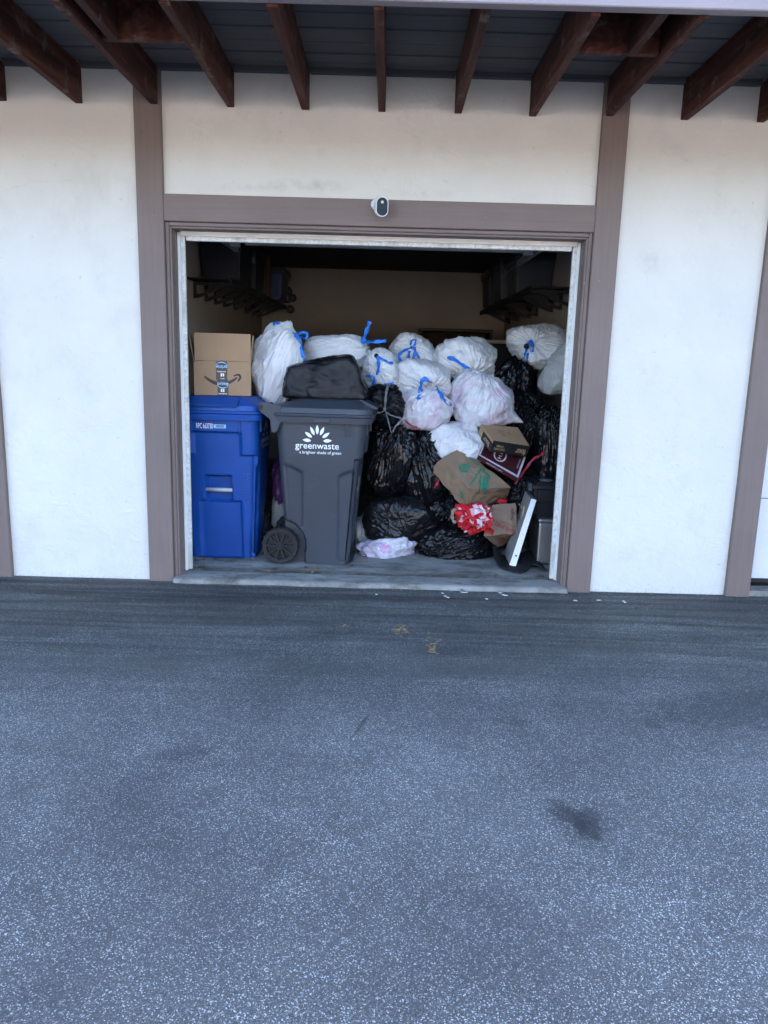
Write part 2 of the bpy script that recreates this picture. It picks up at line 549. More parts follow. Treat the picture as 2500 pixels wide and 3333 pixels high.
def mat_kraft(name, base=(.255, .178, .118)):
    m = M(name)
    big = m.noise(6, detail=6, rough=.65)
    col = m.ramp(big, [(0.3, tuple(c * .85 for c in base)), (0.7, tuple(c * 1.12 for c in base))])
    cr = m.n('TexVoronoi', feature='DISTANCE_TO_EDGE'); cr.inputs['Scale'].default_value = 7
    nz = m.n('TexNoise'); nz.inputs['Scale'].default_value = 9; m.l(m.co(), nz.inputs['Vector'])
    sc = m.n('VectorMath', operation='SCALE'); sc.inputs['Scale'].default_value = .16; m.l(nz.outputs['Color'], sc.inputs[0])
    ad = m.n('VectorMath', operation='ADD'); m.l(sc.outputs[0], ad.inputs[0]); m.l(m.co(), ad.inputs[1]); m.l(ad.outputs[0], cr.inputs['Vector'])
    nrm = m.bump(m.ramp(cr.outputs['Distance'], [(0.0, 0.0), (0.06, 1.0)]), 0.22, 0.005)
    return m.set(col, 0.75, m.bump(m.noise(30, detail=6, rough=.65), 0.4, 0.005, nrm), 0.3)


def mat_fabric():
    m = M('red_pink_fabric')
    v = m.n('TexVoronoi'); v.inputs['Scale'].default_value = 24; m.l(m.co(), v.inputs['Vector'])
    sp = m.sep(v.outputs['Color'])
    d = m.math('MULTIPLY', m.ramp(v.outputs['Distance'], [(0.48, 1.0), (0.56, 0.0)]), m.ramp(sp[0], [(0.52, 0.0), (0.56, 1.0)]))
    col = m.mix(d, (.48, .014, .022), (.70, .48, .54))
    return m.set(col, 0.75, m.bump(m.noise(160, detail=3), 0.2, 0.002), 0.2)


MAT = dict(
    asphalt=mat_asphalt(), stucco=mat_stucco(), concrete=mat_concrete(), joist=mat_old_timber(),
    brown_z=mat_timber('brown_painted_post', (.182, .136, .120), 'z'),
    brown_x=mat_timber('brown_painted_beam', (.182, .136, .120), 'x'),
    soffit=mat_timber('grey_painted_soffit', (.095, .098, .106), 'x', .8, .14, .3),
    fascia=mat_timber('pale_fascia', (.30, .245, .250), 'x', .6, .06, .2),  # fascia in a paler tone than the brown posts
    frame=mat_flaking_white(), white_trim=simple('white_trim_paint', (.72, .72, .70), .6, .06, 12, .15, 120),
    inner_wall=simple('dusty_plaster', (.38, .345, .30), .9, .08, 2, .15, 60),
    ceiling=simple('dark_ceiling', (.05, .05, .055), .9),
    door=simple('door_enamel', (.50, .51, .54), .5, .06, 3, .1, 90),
    door_inside=simple('door_inside', (.055, .057, .065), .7, .1, 3),
    strut=simple('galvanised_strut', (.44, .46, .50), .55, .1, 6, .05, 50, .4, 0),
    cream=simple('cream_stucco', (.45, .32, .19), .9, .06, 2, .2, 40),
    roof=simple('roof_shingle', (.10, .09, .085), .9),
    neighbour=simple('pale_lilac_door', (.66, .655, .70), .5, .04, 3, .12, 120),
    rubber=simple('black_rubber', (.015, .015, .016), .65, .2, 20, .25, 180),
    white_plastic=simple('white_plastic', (.78, .79, .80), .3, .02, 5), lens=simple('black_glass', (.004, .005, .009), .12, .1, 3, spec=.15),
    black_metal=simple('black_metal', (.010, .010, .011), .5, .15, 12),
    tote_dark=simple('dark_navy_tote', (.010, .012, .020), .5, .1, 4), tote_blue=simple('blue_tote', (.008, .022, .10), .45, .1, 4),
    tote_grey=simple('smoke_grey_tote', (.040, .048, .062), .35, .1, 4), tote_black=simple('black_tote', (.010, .012, .016), .45, .12, 5, .1, 90),
    brown_box=simple('dark_brown_board', (.060, .035, .022), .8), cabinet=simple('black_laminate', (.012, .0115, .0115), .5),
    paper=simple('white_paper', (.62, .62, .60), .8, .05),
    cart_blue=mat_cart('blue_cart_plastic', (.003, .060, .285), (.04, .13, .36)), cart_grey=mat_cart('grey_cart_plastic', (.038, .045, .058), (.105, .115, .135)),
    grip_blue=mat_cart_grip('blue_cart_grip', (.003, .058, .275)), grip_grey=mat_cart_grip('grey_cart_grip', (.038, .045, .058)),
    print_white=simple('white_print', (.80, .82, .83), .5, .03, 20), bar=simple('grey_grab_bar', (.42, .44, .46), .35, .08, 10),
    bag_black=mat_black_bag(), bag_black_dull=mat_black_bag('black_bin_liner_soft', (.006, .006, .007), rough=.20), bag_dimple=mat_black_bag('dimpled_black_bag', (.008, .008, .009), True, .26),
    bag_purple=mat_black_bag('purple_bin_liner', (.065, .018, .085), rough=.3),
    bag_white=mat_white_bag('white_bin_liner', (.86, .87, .88)), bag_lilac=mat_white_bag('white_bin_liner_pink_contents', (.82, .83, .87), (.70, .47, .62), .50),
    bag_grey=mat_white_bag('greyish_bin_liner', (.50, .51, .50), None, 0, .45, .15), bag_thin=mat_white_bag('thin_lilac_liner', (.66, .66, .74), (.60, .46, .62), .5),
    ribbon_blue=simple('blue_drawstring', (.010, .17, .66), .32, .25, 40, .4, 160), ribbon_red=simple('red_drawstring', (.30, .012, .035), .35, .3, 40, .4, 160),
    ribbon_clear=simple('grey_film_tie', (.15, .16, .17), .3, .3, 40, .4, 160), ribbon_orange=simple('orange_scrap', (.55, .10, .02), .5),
    cardboard=mat_cardboard('cardboard'), cardboard_dark=mat_cardboard('cardboard_inside', (.26, .18, .115)), ink=simple('dark_ink', (.040, .036, .032), .6),
    tape=simple('charcoal_tape', (.045, .044, .043), .35, .1, 20), tape_blue=simple('pale_blue_ink', (.30, .55, .78), .5),
    kraft=mat_kraft('kraft_paper'), kraft_dark=mat_kraft('kraft_paper_dull', (.215, .150, .105)), green_ink=simple('green_ink', (.010, .20, .115), .7, .15, 60),
    red_ink=simple('red_ink', (.26, .030, .030), .7, .25, 80), maroon=simple('maroon_board', (.060, .012, .016), .4, .1, 10), black_print=simple('black_print', (.014, .013, .013), .5, .1, 10),
    gold_ink=simple('tan_ink', (.34, .23, .13), .6), lilac_print=simple('pale_lilac_print', (.62, .58, .66), .5), fabric=mat_fabric(),
    slab_white=simple('white_laminate', (.78, .79, .80), .35, .03, 5), slab_side=simple('grey_back_board', (.20, .195, .185), .7, .12, 12),
    rubber_mat=simple('black_car_mat', (.011, .011, .012), .8, .2, 40, .5, 260), steel=simple('brushed_steel', (.36, .36, .36), .38, .1, 6, .05, 90, .5, .85),
    cloth_red=simple('red_cloth', (.48, .014, .022), .8, .2, 30, .3, 300), cloth_pink=simple('pink_cloth', (.76, .50, .58), .8, .1, 30, .3, 300),
    grit=simple('grit', (.15, .145, .13), .9, .5, 60), dirt=simple('dirt', (.065, .050, .036), .95, .4, 60),
    leaf=simple('dry_leaf', (.26, .13, .04), .7, .35, 40), leaf2=simple('dry_leaf_dark', (.12, .062, .030), .8, .35, 40), chip=simple('paint_chip', (.75, .75, .72), .7), straw=simple('straw', (.24, .16, .07), .8, .3, 30),
    pink_label=simple('pink_label', (.62, .38, .55), .6, .15, 40), brass=simple('brass_hook', (.40, .34, .20), .35, .1, 10, 0, 60, .5, .7),
)

# ================================================================== SETTING
def plane_grid(name, x0, x1, y0, y1, z, mat, kind='structure', nx=1, ny=1):
    xs = np.linspace(x0, x1, nx + 1); ys = np.linspace(y0, y1, ny + 1)
    V = [(x, y, z) for y in ys for x in xs]
    Fq = [(j * (nx + 1) + i, j * (nx + 1) + i + 1, (j + 1) * (nx + 1) + i + 1, (j + 1) * (nx + 1) + i) for j in range(ny) for i in range(nx)]
    return link(name, mesh_from(name, V, Fq), mat, kind=kind)


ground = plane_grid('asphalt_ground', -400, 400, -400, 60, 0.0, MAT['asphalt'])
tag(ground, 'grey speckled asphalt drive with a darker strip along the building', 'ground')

# garage floor slab with a rounded front edge and a shallow groove
prof = [(-.035, -.02), (-.033, .012), (-.022, .024), (-.005, .029), (.148, .032), (.158, .027), (.170, .029), (.190, .033), (2.0, .036), (5.4, .036)]
xs = np.linspace(-1.62, 1.62, 60)
V, Fq = [], []
for x in xs:
    for (y, z) in prof:
        wob = .004 * math.sin(x * 7.3) + .003 * math.sin(x * 19.1)
        xc = max(-1.197, min(1.197, x)) if y < .15 else x
        V.append((xc, y + (wob if y < .2 else 0), z))
n = len(prof)
for i in range(len(xs) - 1):
    for j in range(n - 1):
        Fq.append((i * n + j, (i + 1) * n + j, (i + 1) * n + j + 1, i * n + j + 1))
slab = link('garage_floor', mesh_from('garage_floor', V, Fq), MAT['concrete'], kind='structure')
tag(slab, 'stained grey concrete garage floor with a pale worn front edge', 'floor')
FZ = .036

# ================================================================== BUILDING
bld = thing('garage_building', 'white stucco garage building with brown timber posts and dark joisted eave', 'building')
HT, HB = 2.232, 2.0886                    # header beam top and bottom
POSTS = [(-1.348, -1.2), (1.2, 1.3433), (2.171, 2.316), (-2.334, -2.189)]
for (a, b) in POSTS:
    box('timber_post', (a, 0, -.02), (b, .10, 2.90), MAT['brown_z'], bld, .004)
# further bays, to either side of the photograph
for (a, b) in ((4.60, 4.745), (-4.745, -4.60), (5.57, 5.715), (-5.715, -5.57)):
    box('timber_post', (a, 0, -.02), (b, .10, 2.90), MAT['brown_z'], bld, .004)


def stucco_panel(x0, x1, z0, z1):
    """gently uneven plaster sheet, 12 cm thick"""
    nx, nz = max(2, int((x1 - x0) / .04)), max(2, int((z1 - z0) / .04))
    X, Z = np.meshgrid(np.linspace(x0, x1, nx + 1), np.linspace(z0, z1, nz + 1))
    P = np.stack([X.ravel(), np.zeros(X.size), Z.ravel()], 1)
    off = .004 * noise(P * 1.7, 3) + .0018 * noise(P * 6, 5) + .0008 * noise(P * 16, 9)
    V = np.stack([X.ravel(), YW + np.minimum(off, .02), Z.ravel()], 1)
    idx = np.arange(V.shape[0]).reshape(nz + 1, nx + 1)
    Q = np.stack([idx[:-1, :-1].ravel(), idx[:-1, 1:].ravel(), idx[1:, 1:].ravel(), idx[1:, :-1].ravel()], 1)
    me = mesh_np('stucco_panel', V, Q)
    return link('stucco_panel', me, MAT['stucco'], bld, True)


for (x0, x1, z0, z1) in ((-2.189, -1.348, -.02, 2.92), (1.3433, 2.171, -.02, 2.92), (-1.2, 1.2, HT, 2.92), (2.316, 4.60, 2.10, 2.92), (-4.60, -2.334, 2.10, 2.92),
                         (4.745, 5.57, -.02, 2.92), (-5.57, -4.745, -.02, 2.92)):
    stucco_panel(x0, x1, z0, z1)
box('header_beam', (-1.2, .001, HB), (1.2, .10, HT), MAT['brown_x'], bld, .004)
# core of the front wall behind the plaster
for (x0, x1, z0, z1) in ((-14, -4.60, 0, 2.92), (-2.334, -1.30, 0, 2.92), (1.30, 2.316, 0, 2.92), (4.60, 14, 0, 2.92), (-1.30, 1.30, 2.10, 2.92), (2.316, 4.60, 2.2, 2.92), (-4.60, -2.334, 2.2, 2.92)):
    box('wall_core', (x0, .062, z0), (x1, .20, z1), MAT['stucco'], bld)
# brown door lining: brick mould, jambs, head
for s in (-1, 1):
    box('door_moulding', (s * 1.2, .022, 0), (s * 1.178, .10, HB), MAT['brown_z'], bld, .004)
    box('door_moulding', (s * 1.1785, .030, 0), (s * 1.166, .10, HB - .024), MAT['brown_z'], bld, .003)
    box('door_jamb', (s * 1.30, .1005, 0), (s * 1.162, .135, 2.08), MAT['brown_z'], bld)
    box('door_stop', (s * 1.19, .136, .033), (s * 1.146, .150, 2.052), MAT['white_trim'], bld, .003)
    box('weather_strip', (s * 1.20, .151, .036), (s * 1.124, .178, 2.034), MAT['frame'], bld, .006, 2)
box('door_moulding', (-1.1775, .022, HB - .022), (1.1775, .10, HB), MAT['brown_x'], bld, .004)
box('door_moulding', (-1.1655, .030, HB - .034), (1.1655, .10, HB - .0225), MAT['brown_x'], bld, .003)
box('door_head', (-1.30, .1005, 2.0555), (1.30, .135, 2.08), MAT['brown_x'], bld)
box('door_stop', (-1.1455, .136, 2.030), (1.1455, .150, 2.062), MAT['white_trim'], bld, .003)
box('weather_strip', (-1.1175, .151, 2.006), (1.1175, .178, 2.050), MAT['frame'], bld, .006, 2)

# eave: joists, ledger, soffit boards, fascia
JZ0, JZ1 = 2.688, 2.880
for k in range(-11, 12):
    x = .4125 * k
    if k == -1 or k == 4: wv = .022
    else: wv = .0195
    me = box_mesh('joist', (x - wv, -1.256, JZ0 - .012), (x + wv, .055, JZ1), .003)
    for v in me.vertices:                 # slight wane and bow
        v.co.x += .004 * math.sin(v.co.y * 2.1 + k * 1.7)
        if v.co.z < 2.8: v.co.z += .012 * (v.co.y + 1.256) / 1.3 + .002 * math.sin(k * 2.3)
    link('joist', me, MAT['joist'], bld)
    if k < 11:
        box('ledger', (x + wv + .002, -.012, 2.862), (x + .4125 - wv - .002, .028, 2.898), MAT['soffit'], bld, .003)
VOID = {-3, 2}
edges = [-.02, -.100, -.225, -.371, -.534, -.697, -.86, -1.02, -1.18, -1.2555]
for i in range(len(edges) - 1):
    y1, y0 = edges[i] - .005, edges[i + 1] + .005
    segs, start = [], -11
    if i >= 5:
        cuts = [(-11, -3), (-2, 2), (3, 11)]
    else:
        cuts = [(-11, 11)]
    for (a, b) in cuts:
        dz = .0015 * math.sin(i * 3.1 + a)
        box('soffit_board', (a * .4125 + .001, y0, 2.8812 + dz), (b * .4125 - .001, y1, 2.900 + dz), MAT['soffit'], bld, .0025)
for k in VOID:
    x0, x1 = .4125 * k + .024, .4125 * (k + 1) - .024
    box('trimmer_joist', (x0, -.835, 2.70), (x1, -.797, 2.8795), MAT['joist'], bld, .003)
    xs_ = x0 + (.055 if k < 0 else .245)
    box('stub_joist', (xs_ - .02, -1.254, 2.692), (xs_ + .02, -.837, 2.8795), MAT['joist'], bld, .003)
box('fascia_board', (-7, -1.312, 2.686), (7, -1.258, 3.00), MAT['fascia'], bld, .004)
box('eave_deck', (-7, -1.2575, 2.96), (7, .06, 3.00), MAT['joist'], bld)
# unseen upper storey and roof, height set to keep the yard in shade
box('upper_wall', (-14, .061, 2.921), (14, .20, 6.4), MAT['stucco'], bld)
box('side_wall', (-14, .201, 0), (-13.8, 9, 6.4), MAT['stucco'], bld)
box('side_wall', (13.8, .201, 0), (14, 9, 6.4), MAT['stucco'], bld)
box('back_wall', (-14, 9.001, 0), (14, 9.2, 6.4), MAT['stucco'], bld)
me = mesh_from('roof', [(-14.4, -.7, 6.3), (14.4, -.7, 6.3), (14.4, 4.6, 7.8), (-14.4, 4.6, 7.8), (14.4, 9.9, 6.3), (-14.4, 9.9, 6.3)], [(0, 1, 2, 3), (3, 2, 4, 5)])
link('roof', me, MAT['roof'], bld)
# garage room
box('room_wall', (-1.62, .2005, 0), (-1.5, 5.26, 2.95), MAT['inner_wall'], bld)
box('room_wall', (1.5, .2005, 0), (1.62, 5.26, 2.95), MAT['inner_wall'], bld)
box('room_wall', (-1.62, 5.2605, 0), (1.62, 5.4, 2.95), MAT['inner_wall'], bld)
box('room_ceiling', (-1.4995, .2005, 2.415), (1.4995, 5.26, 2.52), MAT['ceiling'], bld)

# unseen garage row added behind the camera: blocks low sky, throws warm light back
ob = thing('bounce_building', 'unseen cream stucco garage row across the yard, added to bounce warm light', 'building', (0, -18, 0))
box('wall', (-16, -5, 0), (16, 0, 3.6), MAT['cream'], ob)
me = mesh_from('roof', [(-16.4, .9, 3.5), (16.4, .9, 3.5), (16.4, -2.6, 5.0), (-16.4, -2.6, 5.0), (16.4, -6, 3.5), (-16.4, -6, 3.5)], [(0, 1, 2, 3), (3, 2, 4, 5)])
link('roof', me, MAT['roof'], ob)
for i in range(-4, 5):
    box('garage_door', (i * 3.5 - 1.15, .001, .03), (i * 3.5 + 1.15, .03, 2.05), MAT['neighbour'], ob, .004)
    box('timber_post', (i * 3.5 - 1.32, .001, 0), (i * 3.5 - 1.17, .05, 3.4), MAT['brown_z'], ob)
    box('timber_post', (i * 3.5 + 1.17, .001, 0), (i * 3.5 + 1.32, .05, 3.4), MAT['brown_z'], ob)

# overhead door, raised, with tracks
gd = thing('garage_door', 'raised garage door hanging under the dark ceiling inside the opening', 'garage door', (0, .3, 2.2))
for i in range(4):
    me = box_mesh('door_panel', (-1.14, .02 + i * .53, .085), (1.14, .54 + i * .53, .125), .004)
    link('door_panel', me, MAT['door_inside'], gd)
box('strut', (-1.02, 1.20, -.030), (1.06, 1.245, .012), MAT['strut'], gd, .004)
for s in (-1, 1):
    box('track', (s * 1.20, .2, -.02), (s * 1.165, 3.0, .03), MAT['strut'], gd, .003)
    box('roller_bracket', (s * 1.13, 1.19, -.045), (s * 1.06, 1.24, .08), MAT['strut'], gd, .003)

# neighbouring garage doors
for s in (1, -1):
    nd = thing('neighbour_garage_door', 'closed pale garage door in the %s bay of the building' % ('next' if s > 0 else 'other neighbouring'), 'garage door', (s * 3.458, .11, 0))
    if s > 0: nd['label'] = 'closed pale lilac garage door beside the post, above a concrete sill strip'
    for i in range(4):
        box('door_panel', (-1.139, -.02, .095 + i * .505), (1.139, .02, .095 + i * .505 + .501), MAT['neighbour'], nd, .003)
    box('bottom_seal', (-1.139, -.012, .070), (1.139, .015, .0945), MAT['rubber'], nd)
    sl = box('door_sill', (s * 2.318 if s > 0 else -4.598, .02, -.02), (4.598 if s > 0 else -2.336, .30, .034), MAT['concrete'])
    tag(sl, 'concrete sill under the closed pale garage door' if s > 0 else 'concrete sill of the other closed garage door', 'sill', kind='structure')

# ================================================================== SECURITY CAMERA
sc_ = thing('security_camera', 'small white oval security camera with black glass face on the header beam', 'security camera', (.004, 0, 2.186))


def capsule_loft(name, rings, mat, parent, cap_first=True, cap_last=True, n=28):
    """rings: (y, half_width, half_straight_height, cx, cz)"""
    V, Fq = [], []
    for (y, r, hs, cx, cz) in rings:
        for i in range(n):
            a = 2 * PI * i / n
            V.append((cx + r * math.cos(a), y, cz + r * math.sin(a) + (hs if math.sin(a) >= 0 else -hs)))
    for k in range(len(rings) - 1):
        for i in range(n):
            j = (i + 1) % n
            Fq.append((k * n + i, k * n + j, (k + 1) * n + j, (k + 1) * n + i))
    if cap_first: Fq.append(tuple(range(n)))
    if cap_last: Fq.append(tuple(range((len(rings) - 1) * n, len(rings) * n)))
    return link(name, mesh_from(name, V, Fq), mat, parent, False)


capsule_loft('mount', [(-.001, .030, 0, -.022, .018), (-.02, .028, 0, -.018, .016), (-.034, .018, 0, -.01, .01)], MAT['white_plastic'], sc_)
body = capsule_loft('housing', [(-.030, .022, .008, -.006, .004), (-.036, .030, .014, -.004, .002), (-.060, .0345, .018, .004, -.004), (-.100, .0345, .018, .012, -.010), (-.106, .0330, .018, .013, -.011)], MAT['white_plastic'], sc_)
face = capsule_loft('glass_face', [(-.1045, .0300, .0175, .013, -.011), (-.1075, .0295, .0175, .013, -.011)], MAT['lens'], sc_)
capsule_loft('lens_ring', [(-.1076, .008, 0, .013, .012), (-.1088, .007, 0, .013, .012)], MAT['brass'], face)

# ================================================================== WALL SHELVES
def wall_shelf(s, ys, label, near, far, deck_z=1.925):
    t = thing('wall_shelf', label, 'shelf', (s * 1.5, near, deck_z))
    for y in ys:
        bm = bmesh.new()
        th = .012
        # wall leg, arm, curved web with a D-shaped hole
        add_box(bm, (0, y - near - th, -.125), (-s * .022, y - near + th, 0))
        add_box(bm, (-s * .022, y - near - th, -.024), (-s * .33, y - near + th, 0))
        prev = None
        for i in range(13):
            a = i / 12
            xo, zo = .022 + .24 * a, -.125 + .101 * a ** 1.15
            xi, zi = .022 + .105 * math.sin(a * PI / 2), -.092 + .068 * (1 - math.cos(a * PI / 2))
            p = [(-s * xo, zo), (-s * xi, min(zi, -.024))]
            if prev:
                vs4 = [bm.verts.new((q[0], y - near + dy, q[1])) for dy in (-th, th) for q in (prev[0], prev[1], p[1], p[0])]
                for f in ((0, 1, 2, 3), (7, 6, 5, 4), (0, 3, 7, 4), (1, 5, 6, 2)):
                    bm.faces.new([vs4[q] for q in f])
            prev = p
        bm_obj('bracket', bm, MAT['black_metal'], t)
    bm = bmesh.new()
    for i in range(9):
        x = -s * (.012 + i * .040)
        add_box(bm, (x - .004, 0, .002), (x + .004, far - near, .010))
    yy = 0
    while yy < far - near:
        add_box(bm, (-s * .002, yy, .0105), (-s * .345, yy + .006, .017)); yy += .09
    add_box(bm, (-s * .338, 0, -.03), (-s * .348, far - near, .020))
    bm_obj('wire_deck', bm, MAT['black_metal'], t)
    return t


wall_shelf(-1, (1.86, 2.24, 2.61, 2.99, 3.49, 4.10, 4.53, 4.9), 'black wire wall shelf on brackets, above the cardboard box with the printed smile', 1.64, 4.95)
wall_shelf(1, (1.72, 2.08, 2.43, 3.12, 3.49, 4.2, 4.8), 'black wire wall shelf on brackets, above the tied white bag with hanging blue loops', 1.60, 4.95)


def tote(name, label, cx, cy, z, lx, ly, h, mat, lidmat, taper=.88, group=None, ribs=True):
    t = thing(name, label, 'storage tote', (cx, cy, z), 0, group)
    bm = bmesh.new()
    lo = add_box(bm, (-lx / 2, -ly / 2, 0), (lx / 2, ly / 2, h))
    for v in bm.verts:
        if v.co.z < h / 2: v.co.x *= taper; v.co.y *= taper
    bmesh.ops.bevel(bm, geom=bm.edges[:], offset=.018, segments=2, affect='EDGES')
    bm_obj('tub', bm, mat, t)
    if ribs:
        box('rim', (-lx / 2 - .012, -ly / 2 - .012, h - .045), (lx / 2 + .012, ly / 2 + .012, h - .012), mat, t, .006)
    if lidmat:
        bm = bmesh.new()
        add_box(bm, (-lx / 2 - .018, -ly / 2 - .018, h - .010), (lx / 2 + .018, ly / 2 + .018, h + .025))
        add_box(bm, (-lx / 2 + .05, -ly / 2 + .05, h + .0255), (lx / 2 - .05, ly / 2 - .05, h + .038))
        bm_obj('lid', bm, lidmat, t)
    return t


tote('storage_tote', 'tall dark navy tote on the shelf above the box with the printed smile', -1.315, 2.30, 1.944, .34, .62, .41, MAT['tote_dark'], MAT['tote_black'])
tote('storage_tote', 'black tote pushed between the dark navy tote and the brown boards on the shelf', -1.315, 3.02, 1.944, .34, .56, .38, MAT['tote_black'], MAT['tote_dark'])
tote('storage_tote', 'blue tote with dark lid at the far end of the wall shelf', -1.24, 4.15, 1.944, .36, .56, .30, MAT['tote_blue'], MAT['tote_black'])
bb = thing('board_stack', 'thin dark brown boards standing on the wall shelf before the blue tote', 'boards', (-1.28, 3.56, 1.944))
for i in range(4):
    box('board', (-.16, i * .045, 0), (.14 - i * .02, i * .045 + .028, .40 - .03 * (i % 2)), MAT['brown_box'], bb, .003)
# folded trolley with small wheels at the far end of the left shelf
tr_ = thing('folding_trolley', 'folded black trolley with small wheels at the end of the wall shelf', 'trolley', (-1.15, 4.70, 1.944))
bm = bmesh.new()
for x in (-.10, .06):
    add_cyl(bm, (x, 0, .02), (x, 0, .20), .012, 10)
add_cyl(bm, (-.10, 0, .19), (.06, 0, .19), .012, 10); add_cyl(bm, (-.10, 0, .03), (.06, 0, .03), .012, 10)
bm_obj('frame', bm, MAT['black_metal'], tr_)
for (x, z) in ((.05, .15), (.10, .075), (.075, -.055)):
    bm = bmesh.new(); add_cyl(bm, (x, -.05, z), (x, -.015, z), .048, 20)
    w = bm_obj('wheel', bm, MAT['rubber'], tr_)
    bm = bmesh.new(); add_cyl(bm, (x, -.056, z), (x, -.0505, z), .022, 14)
    bm_obj('hub', bm, MAT['tote_grey'], w)
tote('storage_tote', 'smoke grey tote at the near part of the wall shelf above the tied white bag', 1.33, 2.75, 1.944, .34, .60, .33, MAT['tote_grey'], MAT['tote_dark'])
tote('storage_tote', 'dark grey tote stood behind the smoke grey one on the wall shelf', 1.32, 3.55, 1.944, .36, .60, .38, MAT['tote_grey'], MAT['tote_black'])
tote('storage_tote', 'black lidded tote farthest along the wall shelf above the bookcase', 1.31, 4.40, 1.944, .36, .62, .36, MAT['tote_dark'], MAT['tote_black'])

# black bookcase against the back, flat pale packs on a low cabinet beside it
bc = thing('bookcase', 'black bookcase standing in the dark behind the white bags', 'bookcase', (.80, 4.0, FZ))
box('side_panel', (-.39, 0, 0), (-.365, .38, 1.63), MAT['cabinet'], bc)
box('side_panel', (.365, 0, 0), (.39, .38, 1.63), MAT['cabinet'], bc)
box('top_panel', (-.40, -.01, 1.6305), (.40, .39, 1.662), MAT['cabinet'], bc)
box('back_panel', (-.364, .34, 0), (.364, .37, 1.63), MAT['brown_box'], bc)
for i in range(4):
    box('shelf_board', (-.3645, .01, .06 + i * .40), (.3645, .339, .085 + i * .40), MAT['cabinet'], bc)
box('door_leaf', (-.30, -.004, .02), (-.10, .006, 1.60), MAT['brown_box'], bc, .003)
cb = thing('low_cabinet', 'black low cabinet in the dark behind the tied white bag', 'cabinet', (1.10, 3.2, FZ))
box('carcass', (-.30, 0, 0), (.32, .5, 1.50), MAT['cabinet'], cb, .004)
box('door_leaf', (-.295, -.018, .04), (.005, -.001, 1.46), MAT['cabinet'], cb, .003)
box('door_leaf', (.01, -.018, .04), (.315, -.001, 1.46), MAT['cabinet'], cb, .003)
fp = box('flat_pack', (.80, 3.12, FZ + 1.501), (1.30, 3.55, FZ + 1.535), MAT['paper'], None, .006)
tag(fp, 'flat pale pack lying on the low black cabinet in the dark', 'pack')

# ================================================================== WHEELED CARTS
def cart_section(nu, hx, hy, r):
    """rounded rectangle, returns points, outward face normals, face id and along-face coordinate"""
    pts, nor = [], []
    segs = [((hx, -hy + r), (hx, hy - r), (1, 0)), ((hx - r, hy), (-hx + r, hy), (0, 1)), ((-hx, hy - r), (-hx, -hy + r), (-1, 0)), ((-hx + r, -hy), (hx - r, -hy), (0, -1))]
    cor = [((hx - r, hy - r), 0), ((-hx + r, hy - r), PI / 2), ((-hx + r, -hy + r), PI), ((hx - r, -hy + r), 1.5 * PI)]
    nc = 8
    for k in range(4):
        (p, q, nn) = segs[k]
        for i in range(nu):
            t = i / nu
            pts.append((p[0] + (q[0] - p[0]) * t, p[1] + (q[1] - p[1]) * t)); nor.append(nn)
        (c, a0) = cor[k]
        for i in range(nc):
            a = a0 + (PI / 2) * i / nc
            pts.append((c[0] + r * math.cos(a), c[1] + r * math.sin(a))); nor.append((math.cos(a), math.sin(a)))
    return np.array(pts), np.array(nor)


def loft(name, sections, mat, parent, cap_top=True, cap_bottom=True, smooth=True, nu=2, r=None):
    """sections: (z, hx, hy, r, cx, cy)"""
    V, Q = [], []
    for (z, hx, hy, r_, cx, cy) in sections:
        P, N = cart_section(nu, hx, hy, r_)
        V.append(np.column_stack([P[:, 0] + cx, P[:, 1] + cy, np.full(len(P), z)]))
    m = len(V[0]); V = np.concatenate(V)
    Fq = []
    for k in range(len(sections) - 1):
        for i in range(m):
            j = (i + 1) % m
            Fq.append((k * m + i, k * m + j, (k + 1) * m + j, (k + 1) * m + i))
    if cap_bottom: Fq.append(tuple(range(m))[::-1])
    if cap_top: Fq.append(tuple(range((len(sections) - 1) * m, len(sections) * m)))
    me = mesh_from(name, V, Fq)
    o = link(name, me, mat, parent)
    if smooth:
        for p in me.polygons: p.use_smooth = len(p.vertices) == 4
        me.set_sharp_from_angle(angle=math.radians(32)) if hasattr(me, 'set_sharp_from_angle') else None
    return o


# local frame of a cart: length along x (handle at -x, front at +x), width along y, base centre at the origin
BL, BW, BHT = .56, .54, .955              # length and width at the rim, height of the body


def cart_half(z):
    t = z / BHT
    return (.212 + (.290 - .212) * t), (.225 + (.268 - .225) * t), .055 + (.010 * t)


def cart_cx(z):
    return -.01 + .004 * (z / BHT)


